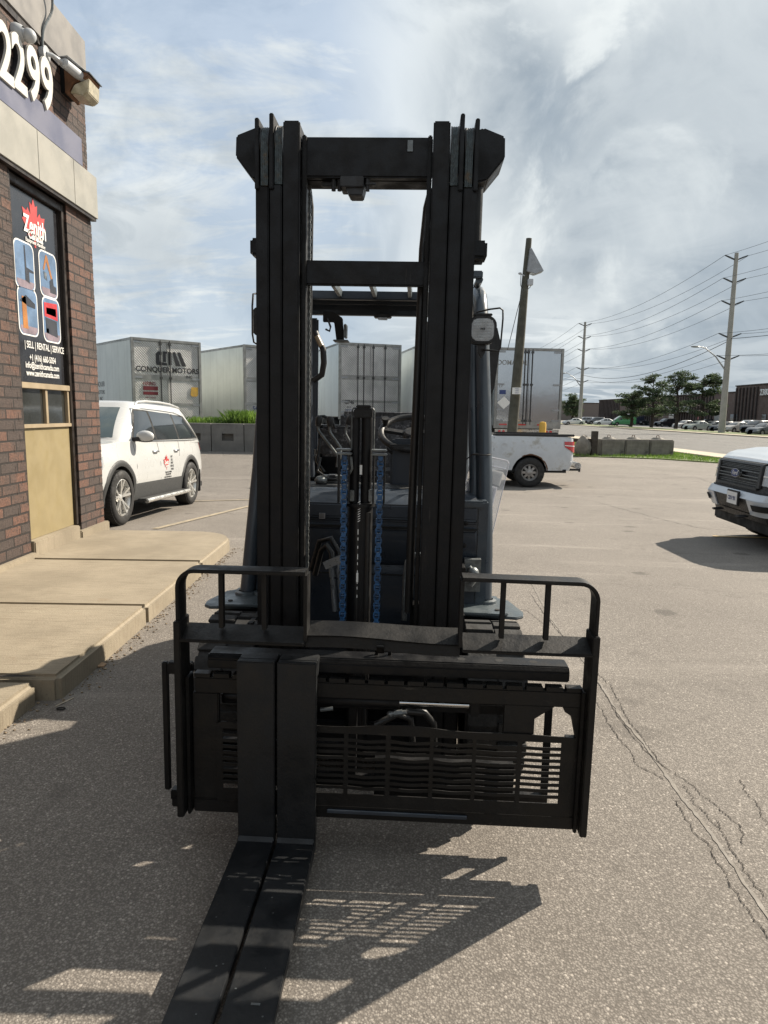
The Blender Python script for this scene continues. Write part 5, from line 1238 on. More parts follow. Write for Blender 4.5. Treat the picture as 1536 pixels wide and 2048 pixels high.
# --- mast rails: three nested channels on each side
ms = MB(); 
def rail(mb, x0, x1, y0, z0, z1, sd, wt=.016, fl=.022, dp=.13):
    """channel: front flange, web on the outer side, rear flange"""
    mb.box(x0, x1, y0, y0+fl, z0, z1)
    wx = (x0, x0+wt) if sd < 0 else (x1-wt, x1)
    mb.box(wx[0], wx[1], y0+fl, y0+dp, z0, z1); mb.box(x0, x1, y0+dp, y0+dp+.014, z0, z1)
for sd in (-1, 1):
    X_ = lambda a: MC+sd*a-(.014 if sd < 0 else 0)
    def rr(a, b, *r): 
        lo, hi = sorted((X_(a), X_(b))); mb = MB(); rail(mb, lo, hi, *r, sd); return mb
    cut = 2.50
    o = fb(rr(.364, .414, MY+.008, .10, cut), 'outer_rail', 'black', bevel=.004)
    b = MB(); b.prism([(MY-.006, cut-.02), (MY+.13, cut-.02), (MY+.13, 2.60), (MY+.10, 2.735), (MY-.002, 2.735)], *sorted((X_(.414), X_(.398))), 'x'); fb(b, 'head_plate', 'black', o, bevel=.003)
    o = fb(rr(.312, .358, MY+.002, .10, cut), 'middle_rail', 'black', bevel=.004)
    b = MB(); b.prism([(MY-.010, cut-.02), (MY+.13, cut-.02), (MY+.13, 2.62), (MY+.10, 2.75), (MY-.006, 2.75)], *sorted((X_(.358), X_(.342))), 'x'); fb(b, 'head_plate', 'black', o, bevel=.003)
    b = MB(); lo, hi = sorted((X_(.243), X_(.306))); b.box(lo, hi, MY-.004, MY+.02, .10, 2.725)
    lo2, hi2 = sorted((X_(.245), X_(.262))); b.box(lo2, hi2, MY+.02, MY+.15, .10, 2.725); fb(b, 'inner_rail', 'black', bevel=.005)
    lo, hi = sorted((X_(.224), X_(.241))); b = MB(); b.box(lo, hi, MY+.035, MY+.075, .10, 2.69); fb(b, 'guide_rail', 'blackw', bevel=.004)
    lo, hi = sorted((X_(.262), X_(.405))); b = MB(); b.box(lo, hi, MY+.07, MY+.09, .12, 2.53); fb(b, 'rail_web', 'black')
    # sheaves between the head plates
    for a0, a1, zc in ((.362, .395, 2.655), (.310, .339, 2.66)):
        lo, hi = sorted((X_(a0), X_(a1))); xc = (lo+hi)/2; h_ = (hi-lo)/2
        b = MB(); b.T = Matrix.Translation((xc, MY+.066, zc)) @ Matrix.Rotation(R(90), 4, 'Z'); b.lathe([(0, -h_), (.068, -h_), (.068, -h_+.004), (.058, -h_+.008), (.058, h_-.008), (.068, h_-.004), (.068, h_), (0, h_)], 32)
        sh_ = fb(b, 'sheave', 'hose', smooth=40)
        b = MB(); pts = [(xc, MY+.066+.063*math.cos(t), zc+.063*math.sin(t)) for t in [R(-10+20*k) for k in range(11)]]
        pts = [(xc, MY+.004+.0, zc-.16)] + pts[::-1]
        for dx in (-.0105, -.0035, .0035, .0105): b.tube([(p[0]+dx, p[1], p[2]) for p in pts], .0042, 6)
        b.build('hose_loop', pm('sheave_hose', (.045, .06, .066), .6, 0, .4, 60, .5, 200, dirt=(.10, .07, .038), dscale=22), sh_, smooth=50)
        b = MB(); b.box(lo+.004, hi-.004, MY+.02, MY+.03, cut, 2.60); fb(b, 'slot_back', 'dark', sh_)
    # wing of the top cross member, lift cylinder behind the rail
    s_ = sd; xa = .428 if sd > 0 else .425
    pts = [(.30, 2.70), (.440, 2.762), (.525, 2.730), (.528, 2.650), (.462, 2.568), (.43, 2.56), (.30, 2.56)]
    b = MB(); b.prism([(X_(x), z) for x, z in pts], MY+.15, MY+.33, 'y'); fb(b, 'crossmember_end', 'black', bevel=.006)
    b = MB(); b.cyl((X_(.425), MY+.24, 2.27), (X_(.425), MY+.24, 2.60), .030, n=18); b.cyl((X_(.375), MY+.24, .35), (X_(.375), MY+.24, 2.27), .028, n=18); fb(b, 'lift_cylinder', 'black', smooth=40)
    b = MB(); b.box(*sorted((X_(.40), X_(.475))), MY+.16, MY+.30, 2.275, 2.345); fb(b, 'cylinder_clamp', 'black', bevel=.01)
# --- mast cross members
b = MB(); b.box(MC-.257, MC+.243, MY+.05, MY+.09, 2.542, 2.688); b.box(MC-.257, MC+.243, MY+.09, MY+.20, 2.542, 2.556); b.box(MC-.30, MC+.30, MY+.20, MY+.30, 2.62, 2.69); fb(b, 'top_crossmember', 'black', bevel=.006)
b = MB(); b.box(MC-.257, MC+.243, MY+.055, MY+.085, 2.143, 2.237); fb(b, 'upper_crossmember', 'black', bevel=.006)
b = MB(); b.box(MC-.35, MC+.35, MY+.17, MY+.2, .30, .50); b.box(MC-.243, MC+.243, MY+.10, MY+.14, .14, .30); fb(b, 'lower_crossmember', 'black', bevel=.006)
# fittings under the top crossmember
b = MB(); b.box(-.20, -.11, MY+.04, MY+.14, 2.505, 2.545); b.prism([(-.185, 2.515), (-.105, 2.515), (-.115, 2.478), (-.165, 2.478)], MY+.05, MY+.13, 'y'); b.box(-.28, -.09, MY+.09, MY+.12, 2.522, 2.539)
for x in (-.228, -.205): b.cyl((x, MY+.07, 2.498), (x, MY+.07, 2.540), .009, n=8)
b.cyl((-.095, MY+.06, 2.495), (-.095, MY+.06, 2.540), .008, n=8); b.box(-.102, -.062, MY+.05, MY+.1, 2.515, 2.525)
fb(b, 'valve_fitting', 'plastic', bevel=.003)
b = MB(); b.box(.055, .075, MY+.045, MY+.052, 2.635, 2.675); fb(b, 'bolt_tab', 'greyst')
# --- hoist chains
def chain(mb, p0, p1, w_, t_, pitch):
    p0 = Vector(p0); p1 = Vector(p1); n_ = int((p1-p0).length/pitch)
    for k in range(n_):
        c = p0.lerp(p1, (k+.5)/n_); hh = pitch*.46
        if k % 2:
            mb.box(c.x-w_/2, c.x-w_/2+.005, c.y-t_/2, c.y+t_/2, c.z-hh*1.25, c.z+hh*1.25); mb.box(c.x+w_/2-.005, c.x+w_/2, c.y-t_/2, c.y+t_/2, c.z-hh*1.25, c.z+hh*1.25); mb.cyl((c.x-w_*.55, c.y, c.z), (c.x+w_*.55, c.y, c.z), t_*.28, n=6)
        else: mb.box(c.x-w_*.36, c.x+w_*.36, c.y-t_*.45, c.y+t_*.45, c.z-hh*1.1, c.z+hh*1.1)
for x0, x1 in ((-.170, -.168), (-.022, -.026)):
    b = MB(); chain(b, (x1, .50, .70), (x0, .52, 1.475), .026, .022, .0195); fb(b, 'lift_chain', 'chainb')
b = MB(); chain(b, (-.334, .60, .80), (-.334, .60, 2.57), .012, .014, .0145); fb(b, 'hoist_chain', 'greyst')
b = MB(); b.tube([(-.350, .66, 2.58), (-.338, .67, 2.48), (-.342, .68, 2.25), (-.348, .68, 1.4), (-.348, .68, .8)], .010, 8); fb(b, 'left_hose', 'hose', smooth=50)
b = MB(); b.tube([(.155, .60, 2.53), (.138, .60, 2.46), (.126, .60, 2.30), (.122, .60, 2.0), (.111, .60, 1.3), (.108, .60, .80)], .0185, 10); fb(b, 'right_hose', 'hose', smooth=50)
b = MB(); b.tube([(.158, .64, 2.48), (.150, .65, 2.30), (.143, .65, 1.6), (.138, .65, .85)], .004, 8); fb(b, 'pressure_pipe', 'black', smooth=50)
b = MB(); b.box(-.366, -.343, .585, .72, .12, 2.53); fb(b, 'chain_light_blocker', 'black')  # added plate, closes a slit that let a sun streak onto the ground
b = MB(); b.box(-.150, -.062, .622, .700, .20, 1.24); fb(b, 'cylinder_light_blocker', 'black', bevel=.004)  # added box hidden behind the cylinder, stops sunlight passing through the mast
# --- central free-lift cylinder
cxm = -.100
b = MB(); b.cyl((cxm-.006, .57, .20), (cxm-.006, .57, 1.262), .050, n=28); b.cyl((cxm-.006, .57, 1.262), (cxm-.006, .57, 1.275), .062, n=28); b.cyl((cxm-.033, .57, 1.27), (cxm-.033, .57, 1.63), .020, n=20); b.cyl((cxm+.016, .57, 1.27), (cxm+.016, .57, 1.63), .023, n=20)
fb(b, 'centre_cylinder', 'black', smooth=40)
b = MB(); b.box(cxm-.038, cxm+.038, .54, .60, 1.628, 1.665); b.box(cxm-.030, cxm+.032, .545, .595, 1.667, 1.680); fb(b, 'cylinder_head', 'blackw', bevel=.004)
b = MB()
for sd in (-1, 1): b.tube([(cxm+sd*.046, .555, 1.50), (cxm+sd*.046, .555, 1.655), (cxm+sd*.040, .555, 1.667), (cxm, .555, 1.667)], .0038, 6)
fb(b, 'wire_guard', 'greyst', smooth=60)
b = MB()
for sd in (-1, 1):
    x = cxm+sd*.072; b.box(x-.033, x+.033, .50, .55, 1.478, 1.486); b.box(x-.035, x+.030, .50, .56, 1.495, 1.502)
fb(b, 'chain_anchor', 'greyst', bevel=.003)
for sd in (-1, 1):
    b = MB(); x = cxm+sd*.072
    for e_ in (-1, 1): b.box(x+e_*.022-.003, x+e_*.022+.003, .505, .55, 1.28, 1.478)
    fb(b, 'chain_guide', 'black')
b = MB(); b.box(cxm-.060, cxm-.030, .53, .55, 1.285, 1.33); b.box(cxm+.030, cxm+.05, .53, .55, 1.285, 1.335); b.tube([(cxm-.05, .52, 1.40), (cxm-.04, .52, 1.42), (cxm-.045, .52, 1.47)], .006, 6); fb(b, 'port_fitting', 'greyst', bevel=.004)
b = MB()
for k in range(9): b.box(cxm-.010-.0015, cxm-.010+.0015, .518, .5195, 1.17-.035*k-(.012 if k % 3 else .022), 1.17-.035*k)
for k in range(9): b.prism([(cxm-.012+.0, 1.20+.010*k), (cxm-.002, 1.206+.010*k), (cxm-.002, 1.209+.010*k), (cxm-.012, 1.203+.010*k)], .5175, .519, 'y')
b.box(cxm-.014, cxm-.006, .517, .5185, .945, .985); b.box(cxm-.010, cxm+.0, .548, .5495, 1.395, 1.435)
fb(b, 'hose_marking', 'whitep')
b = MB(); b.tube([(cxm-.012, .535, .3), (cxm-.012, .535, 1.24)], .016, 10); b.tube([(cxm+.03, .535, .3), (cxm+.03, .535, 1.24)], .014, 10); fb(b, 'cylinder_hose', 'hose', smooth=50)
# coiled hoses and twin couplings left of the cylinder
b = MB(); b.tube([(-.33, .80, .90), (-.30, .78, 1.02), (-.27, .76, 1.05), (-.245, .74, 1.02), (-.24, .73, .97)], .013, 8); b.tube([(-.35, .82, .92), (-.31, .80, 1.06), (-.255, .78, 1.08), (-.215, .76, 1.02), (-.21, .74, .97)], .013, 8); fb(b, 'coupling_hose', 'hose', smooth=50)
b = MB()
for x in (-.245, -.212):
    b.cyl((x, .72, .975), (x+.012, .71, .86), .009, n=10); b.cyl((x+.003, .718, .955), (x+.008, .714, .915), .014, n=8); b.cyl((x+.009, .713, .905), (x+.013, .71, .86), .0125, n=8); b.cyl((x+.013, .71, .86), (x+.022, .70, .76), .012, n=10)
b.bar((-.275, .715, .965), (-.20, .715, 1.0), .012, .035); fb(b, 'hydraulic_coupling', 'ringm', smooth=40)
b = MB(); b.tube([(.20, .86, 1.00), (.13, .85, 1.00), (.095, .84, .97), (.088, .82, .90), (.088, .80, .70)], .013, 10); fb(b, 'grey_pipe', 'greyst', smooth=50)
b = MB(); b.box(.115, .165, .60, .68, .60, .83); fb(b, 'hose_bracket', 'blackw', bevel=.004)
# --- carriage with side shift frame
CX0, CX1 = -.668, .729
cg = MB(); cg.box(CX0+.03, CX1-.012, .0, .035, .656, .713); 
xk = CX0+.10
while xk < CX1-.03:
    xk += .0685
fb(cg, 'fork_bar', 'blackw', bevel=.004)
b = MB(); xk = CX0+.03; i = 0
while xk < CX1-.02:
    b.box(xk, min(xk+.056, CX1-.012), .0005, .0345, .7125, .727); xk += .0685
fb(b, 'fork_bar_notches', 'blackw')
b = MB(); b.prism([(.030, .735), (.030, .770), (.045, .786), (.125, .786), (.135, .775), (.135, .735)], -.600, .678, 'x'); fb(b, 'top_beam', 'black', bevel=.004)
b = MB()
for x in (.305, .440, .560): b.lathe([(0, .0012), (.0145, .0012), (.0145, 0)], 20, Matrix.Translation((x, .085, .785)) @ Matrix.Rotation(R(90), 4, 'X'))
fb(b, 'beam_hole', 'dark', smooth=40)
b = MB(); b.box(CX0+.02, CX1-.012, .0, .03, .200, .252); b.box(CX0+.05, CX1-.06, .03, .06, .215, .245); fb(b, 'lower_bar', 'blackw', bevel=.004)
b = MB(); b.box(-.16, .34, -.012, .0, .226, .238); fb(b, 'wear_strip', 'blued', bevel=.002)
# side plates; the right one has a ragged opening
b = MB(); b.box(CX0+.022, CX0+.115, .002, .028, .252, .656); fb(b, 'side_plate', 'blackw', bevel=.004)
b = MB()
# right plate as polygon pieces round the opening (x .545-.70, z .555-.645)
b.box(.455, .560, .002, .028, .545, .610); b.prism([(.455, .610), (.560, .610), (.625, .656), (.455, .656)], .002, .028, 'y')
b.prism([(.655, .656), (.662, .640), (.685, .625), (.693, .600), (.698, .575), (.705, .545), (.725, .545), (.725, .656)], .002, .028, 'y')
b.box(.672, .723, .002, .028, .252, .545); fb(b, 'side_plate', 'blackw')
# grille plate of slots
cols = [(-.537, -.402), (-.386, -.251), (-.236, -.103), (-.088, .045), (.062, .200), (.214, .350), (.363, .505), (.521, .656)]
ztop_g, zbot_g = .527, .302; rows_n = 10; pitch_g = (ztop_g-zbot_g)/rows_n
b = MB(); yg0, yg1 = -.005, -.001
GX0, GX1 = -.560, .700
def wav(x): return .006*math.sin(x*7.0+.8)+.004*math.sin(x*15)
# vertical webs
edges = [GX0]+[v for c in cols for v in c]+[GX1]
for i in range(0, len(edges), 2): b.box(edges[i], edges[i+1], yg0, yg1, zbot_g-.002, ztop_g+.001)
for (a, c) in cols:
    amp = .0012 if a > .5 else (.0022 if a > .3 else (.0034 if a > -.1 else .0012))
    for r_ in range(rows_n-1):
        zc = ztop_g-pitch_g*(r_+1); seg = 8; top = []; bot = []; ph = random.uniform(-.6, .6)
        for k in range(seg+1):
            t = k/seg; x = a+(c-a)*t; dz = -amp*math.sin(PI*t+ph*.3)*(1 if r_ % 3 else 1.3)*math.sin(PI*t)
            top.append((x, zc+.0058+dz)); bot.append((x, zc-.0058+dz))
        n_ = seg+1; vs = [(x, y, z) for y in (yg0+.0004, yg1-.0004) for x, z in top+bot]; fs = []
        for k in range(seg):
            fs += [(k, k+1, n_+k+1, n_+k), (2*n_+k, 3*n_+k, 3*n_+k+1, 2*n_+k+1), (k, 2*n_+k, 2*n_+k+1, k+1), (n_+k, n_+k+1, 3*n_+k+1, 3*n_+k)]
        b.add(vs, fs)
n_ = 40; top = [(GX0+.02+(GX1-GX0-.04)*k/n_, .557+wav(GX0+(GX1-GX0)*k/n_)) for k in range(n_+1)]
up = [(GX0, ztop_g+.001), (GX0, .545)]+top+[(GX1, .545), (GX1, ztop_g+.001)]
vs = [(x, y, z) for y in (yg0, yg1) for x, z in up]; m_ = len(up)
b.add(vs, [tuple(range(m_)), tuple(range(m_, 2*m_))[::-1]]+[(i, (i+1) % m_, m_+(i+1) % m_, m_+i) for i in range(m_)])
b.box(GX0, GX1, yg0, yg1, .252, zbot_g-.002)
fb(b, 'slotted_plate', 'blackw')
# side uprights and load backrest
for sd, xo in ((-1, CX0-.010), (1, CX1+.010)):
    lean = -.014 if sd < 0 else -.003
    b = MB(); x0 = xo-.012; x1 = xo+.012
    b.box(x0, x1, -.055, .045, .208, .93); b.box(x0+(.026 if sd < 0 else -.014), x1+(.014 if sd < 0 else -.026), -.02, .04, .200, .72)
    ct = (xo-sd*.060, 1.045)
    prof = [(xo, .93), (xo, 1.045)]+[(ct[0]+sd*.060*math.cos(a), ct[1]+.060*math.sin(a)) for a in [PI/2*k/8 for k in range(1, 9)]]
    xin = -.238 if sd < 0 else .290
    prof.append((xin, 1.108)); rows = []
    for i, (x, z) in enumerate(prof):
        p0 = prof[max(0, i-1)]; p1 = prof[min(len(prof)-1, i+1)]; d = Vector((p1[0]-p0[0], p1[1]-p0[1])).normalized(); nn = Vector((-d.y, d.x))*.0065
        rows.append([(x+nn.x, -.045, z+nn.y), (x-nn.x, -.045, z-nn.y), (x-nn.x, .035, z-nn.y), (x+nn.x, .035, z+nn.y)])
    b.grid(rows, True); b.add(rows[0], [(0, 1, 2, 3)]); b.add(rows[-1], [(3, 2, 1, 0)])
    fb(b, 'upright', 'blackw', bevel=.003)
    b = MB(); b.box(xin-.006, xin+.006, -.04, .03, .872, 1.102); b.build('backrest_end_bar', M['blackw'], fk)
    for x in ((-.535, -.385) if sd < 0 else (.430, .580)):
        b = MB(); b.box(x-.008, x+.008, -.015, .010, .90, 1.102); fb(b, 'backrest_bar', 'blackw')
    b = MB(); xa, xb = sorted((xo, xin)); b.prism([(-.055, .858), (-.055, .868), (.035, .902), (.040, .898), (.035, .858)], xa+.006, xb, 'x'); fb(b, 'backrest_shelf', 'blackw', bevel=.003)
b = MB(); n_ = 24; P0 = []
for k in range(n_+1):
    x = -.238+.528*k/n_; dz = .006*math.sin(k/n_*PI*1.6+.3)-.006*k/n_
    P0.append([(x, .0, .848+dz), (x, -.030, .846+dz), (x, -.024, .882+dz), (x, -.034, .889+dz), (x, .062, .916+dz*.6), (x, .067, .910+dz*.6), (x, .01, .880+dz)])
b.grid(P0, True); b.add(P0[0], [tuple(range(7))]); b.add(P0[-1], [tuple(range(7))[::-1]]); fb(b, 'bent_crossplate', 'blackw', bevel=.002)
b = MB(); b.bar((.02, -.055, .872), (.02, -.02, .835), .025, .006); fb(b, 'weld_tab', 'blackw', bevel=.002)
b = MB(); b.tube([(.002, .10, .785)]+[(.025+.026*math.cos(a), .10, .812+.026*math.sin(a)) for a in [R(200-22*k) for k in range(11)]]+[(.048, .10, .785)], .007, 8); fb(b, 'lifting_eye', 'blackw', smooth=60)
# outer side-shift frame behind the carriage
b = MB(); b.box(-.782, -.760, .07, .09, .235, .735); b.box(-.760, -.67, .07, .10, .690, .735); b.box(-.760, -.67, .07, .11, .195, .235); b.box(-.752, -.72, .06, .12, .175, .21)
fb(b, 'sideshift_frame', 'black', bevel=.004)
b = MB(); b.box(.630, .655, .16, .18, .20, .66); b.box(.0, .52, .13, .18, .205, .36); b.box(.52, .630, .14, .17, .205, .245); b.box(-.70, .0, .14, .18, .24, .29); fb(b, 'frame_bar_and_shade_plate', 'black')  # frame post and bar, plus an added plate and low bar shading the ground
b = MB(); b.box(-.58, .48, .13, .17, .56, .60); b.box(-.58, -.1, .12, .17, .36, .42)
for x in (-.30, -.1): b.box(x, x+.03, .12, .17, .29, .60)
fb(b, 'carriage_back', 'black', bevel=.004)
b = MB(); b.cyl((-.55, .09, .612), (.088, .09, .612), .026, n=20); fb(b, 'shift_cylinder', 'black', smooth=40)
b = MB(); b.cyl((.088, .09, .612), (.345, .09, .612), .0115, n=14); fb(b, 'cylinder_rod', 'chrome', smooth=40)
b = MB(); b.box(.34, .375, .06, .12, .58, .645); fb(b, 'rod_end', 'black', bevel=.005)
b = MB(); b.cyl((.055, .06, .580), (.115, .06, .588), .009, n=8); b.cyl((.07, .06, .582), (.10, .06, .586), .012, n=6); b.cyl((-.195, .05, .588), (-.15, .05, .595), .008, n=8); b.ball((.055, .06, .578), .012, 8, 6); fb(b, 'hose_fitting', 'greyst', smooth=40)
b = MB(); b.tube([(.11, .07, .587), (.18, .09, .575), (.215, .10, .53), (.22, .11, .44)], .013, 8); b.tube([(.0, .09, .52), (.08, .1, .56), (.13, .11, .54), (.14, .12, .44)], .013, 8); fb(b, 'shift_hose', 'hose', smooth=50)
# --- forks
for x0, x1, t0, t1 in ((-.4735, -.3425, -.471, -.346), (-.3330, -.198, -.330, -.193)):
    b = MB()
    # shank
    b.prism([(x0, .118), (x1, .118), (x1, .795), (x0, .795)], -.048, -.014, 'y'); b.box(x0, x1, -.014, .05, .735, .795); b.box(x0, x1, -.014, .0, .13, .20)
    # blade tapering towards the tip
    rows = []; N = 14
    for k in range(N+1):
        t = k/N; y = -.046-1.10*t; w0 = x0+(t0-x0)*min(1, t*1.42); w1 = x1+(t1-x1)*min(1, t*1.42)
        if t > .82: q_ = (t-.82)/.18; m0 = (w0+w1)/2; h0 = (w1-w0)/2*math.sqrt(max(.16, 1-q_*q_*.84)); w0, w1 = m0-h0, m0+h0
        th = .040*(1-t)+.012; zt = .1345-.004*t; rows.append([(w0, y, zt), (w1, y, zt), (w1, y, zt-th), (w0, y, zt-th)])
    b.grid(rows, True); b.add(rows[-1], [(3, 2, 1, 0)]); b.box(x0, x1, -.046, -.02, .090, .132)
    b.prism([(-.0485, .1345), (-.0485, .150), (-.066, .1345)], x0+.001, x1-.001, 'x')
    fb(b, 'fork', 'fork', bevel=.003)
# paint chips and scuffs on the forks
b = MB()
for i in range(16):
    k = random.random(); x = random.uniform(-.46, -.20); y = -.1-random.random()*.75
    if -.352 < x < -.318: continue
    s_ = random.uniform(.0008, .0022); b.box(x-s_, x+s_*random.uniform(.5, 2), y-s_, y+s_, .1348-.004*(-y/1.1), .1352-.004*(-y/1.1))
b.box(-.262, -.238, -.725, -.718, .1325, .1330)
fb(b, 'paint_chip', 'greyst')
# --- front wheels
def tyre(name, xc, wd, yc, zc, r_, lugs=True):
    b = MB(); b.T = Matrix.Translation((xc, yc, zc)) @ Matrix.Rotation(R(90), 4, 'Z')
    h_ = wd/2; b.lathe([(.12, -h_*.7), (.19, -h_*.8), (.22, -h_), (r_*.9, -h_), (r_-.012, -h_*.93), (r_-.012, h_*.93), (r_*.9, h_), (.22, h_), (.19, h_*.8), (.12, h_*.7)], 56)
    N = 24
    for k in range(N):
        a = 2*PI*k/N; Mx = Matrix.Rotation(-a, 4, 'Y')
        b.box(r_-.016, r_, -h_*.98, -h_*.02, -.034, .027, Mx); Mx = Matrix.Rotation(-a-PI/N, 4, 'Y'); b.box(r_-.016, r_+.001, h_*.02, h_*.98, -.034, .027, Mx)
    wo = fb(b, name, 'rubber', smooth=30, bevel=.003)
    b = MB(); b.T = Matrix.Translation((xc, yc, zc)) @ Matrix.Rotation(R(90), 4, 'Z'); b.lathe([(.19, -h_*.75), (.17, -h_*.5), (.05, -h_*.45), (0, -h_*.45)], 24); b.lathe([(.19, h_*.75), (.17, h_*.5), (.05, h_*.45), (0, h_*.45)], 24); b.build('rim', M['pale'], wo, smooth=40)
BX = -.118
for sd in (-1, 1): tyre('wheel', -.09+sd*.575, .25, .72, .377, .345)
for sd in (-1, 1): tyre('wheel', BX+sd*.47, .20, 2.36, .305, .27)
# --- fender plates and overhead guard
for sd in (-1, 1):
    X_ = lambda a: BX+sd*a
    b = MB(); b.prism([(X_(.49), .94), (X_(.74), .90), (X_(.775), .93), (X_(.785), 1.0), (X_(.74), 1.20), (X_(.60), 1.32), (X_(.49), 1.32)], .688, .702, 'z'); fb(b, 'step_plate', 'pale', bevel=.004)
    b = MB(); b.prism([(X_(.48), .90), (X_(.67), .89), (X_(.70), .91), (X_(.705), .96), (X_(.68), 1.22), (X_(.48), 1.22)], .705, .718, 'z'); fb(b, 'mounting_plate', 'pale', bevel=.004)
    b = MB(); b.cyl((X_(.652), .955, .717), (X_(.652), .955, .7225), .012, n=12); fb(b, 'plate_hole', 'dark')
    b = MB(); b.box(*sorted((X_(.50), X_(.69))), .96, 1.28, .60, .687); fb(b, 'fender', 'black', bevel=.01)
    b = MB(); arc = [(.73+.13*0, 0)]
    q = .014 if sd < 0 else 0
    pts = [(X_(.603), 1.10, .735), (X_(.600-q), 1.12, .95), (X_(.588-2*q), 1.19, 1.35), (X_(.572-1.6*q), 1.28, 1.75), (X_(.560), 1.345, 2.0), (X_(.554), 1.375, 2.12), (X_(.551), 1.41, 2.20), (X_(.549), 1.47, 2.265), (X_(.548), 1.57, 2.30), (X_(.545), 1.9, 2.31), (X_(.545), 2.08, 2.29), (X_(.545), 2.19, 2.24), (X_(.545), 2.24, 2.12), (X_(.55), 2.32, 1.4), (X_(.55), 2.36, 1.05)]
    b.tube(pts, .038, 20); fb(b, 'guard_pillar', 'blue', smooth=60)
    b = MB(); b.tube([(X_(.548), 1.13, .735), (X_(.545), 1.15, .95), (X_(.538), 1.22, 1.35), (X_(.520), 1.30, 1.75), (X_(.510), 1.36, 2.02)], .026, 14); fb(b, 'pillar_brace', 'blue', smooth=60)
    b = MB(); b.lathe([(.055, 0), (.052, .012), (.036, .018)], 24, Matrix.Translation((X_(.612), 1.10, .718)) @ Matrix.Rotation(R(90), 4, 'X')); b.lathe([(.055, 0), (.052, .012), (.036, .018)], 24, Matrix.Translation((X_(.548), 1.13, .718)) @ Matrix.Rotation(R(90), 4, 'X')); fb(b, 'pillar_collar', 'pale', smooth=40)
# lamp on the right pillar with wire cage
LX, LY, LZ = .420, 1.12, 2.052
b = MB(); b.prism([(LX+a, LZ+c) for a, c in [(p[0], p[1]) for p in rrect(0, 0, .134, .132, .044)]], LY-.03, LY+.045, 'y'); lp = fb(b, 'work_lamp', 'plastic', bevel=.006)
b = MB(); b.prism([(LX+p[0], LZ+p[1]) for p in rrect(0, 0, .108, .106, .034)], LY-.034, LY-.030, 'y'); fb(b, 'lamp_lens', 'headl', lp, bevel=.002)
b = MB()
for k in range(13): b.box(LX-.046, LX+.046, LY-.0365, LY-.0345, LZ-.042+.007*k, LZ-.040+.007*k)
fb(b, 'lens_rib', 'steel', lp)
b = MB(); b.text('H3', .014, fr(Vector((LX, LY-.038, LZ+.003)), Vector((1, 0, 0)), Vector((0, 0, 1)), Vector((0, -1, 0))), .0005, .0005, 1.3); fb(b, 'lens_mark', 'inkb', lp)
b = MB(); b.box(LX-.045, LX+.045, LY-.02, LY+.04, LZ+.068, LZ+.078); b.box(LX-.02, LX+.02, LY-.01, LY+.02, LZ-.10, LZ-.066); b.prism([(LX-.02, LZ-.10), (LX+.02, LZ-.10), (LX, LZ-.135)], LY-.012, LY+.01, 'y'); fb(b, 'lamp_bracket', 'plastic', lp, bevel=.003)
b = MB(); b.tube([(LX-.03, LY, LZ+.085), (LX+.03, LY-.03, LZ+.095), (LX+.075, LY-.04, LZ+.10), (LX+.09, LY-.04, LZ+.09), (LX+.092, LY-.04, LZ+.05), (LX+.086, LY-.04, LZ-.085), (LX+.078, LY-.04, LZ-.10), (LX+.04, LY-.03, LZ-.095), (LX-.01, LY, LZ-.09)], .0042, 8); fb(b, 'wire_cage', 'plastic', lp, smooth=60)
b = MB(); b.tube([(-.580, .95, 2.07), (-.600, .95, 2.15)], .004, 6); q_ = [(-.60, .80, 2.155), (-.608, .78, 2.15), (-.612, .78, 2.10), (-.612, .78, 1.98), (-.606, .78, 1.945), (-.59, .80, 1.935)]; b.tube([(-.56, .82, 2.155)]+q_+[(-.56, .82, 1.935)], .0042, 8); fb(b, 'left_wire_cage', 'plastic', smooth=60)
b = MB(); b.prism([(-.57+p[0], 2.045+p[1]) for p in rrect(0, 0, .13, .13, .034)], .86, .93, 'y'); fb(b, 'left_work_lamp', 'plastic', bevel=.006)
# mirror behind the lamp
b = MB(); b.prism([(.475-.085, 2.12), (.475+.07, 2.14), (.475+.095, 2.05), (.475+.07, 1.80), (.475+.04, 1.735), (.475-.05, 1.735), (.475-.10, 1.76)], 1.62, 1.68, 'y'); fb(b, 'rear_mirror', 'plastic', bevel=.012)
b = MB(); b.tube([(.345, 1.35, 2.02), (.345, 1.34, 1.74), (.345, 1.30, 1.25)], .010, 8); b.box(.335, .375, 1.18, 1.22, 1.185, 1.70); fb(b, 'inner_post', 'blue', bevel=.004)
b = MB(); b.tube([(.395, 1.5, 1.72), (.375, 1.5, 1.66), (.372, 1.5, 1.36), (.385, 1.5, 1.30), (.42, 1.5, 1.26)], .014, 10); fb(b, 'grab_bar', 'plastic', smooth=60)
b = MB(); b.box(.325, .350, 1.36, 1.40, 1.9, 2.36); fb(b, 'roof_strut', 'black', bevel=.004)
b = MB(); b.tube([(.445+.045*math.cos(a), 1.15+.045*math.sin(a), 1.457) for a in [R(-170+20*k) for k in range(17)]], .004, 6); b.tube([(.40, 1.14, 1.455), (.36, 1.16, 1.42), (.34, 1.18, 1.40)], .003, 6); fb(b, 'cable_tie', 'plastic', smooth=60)
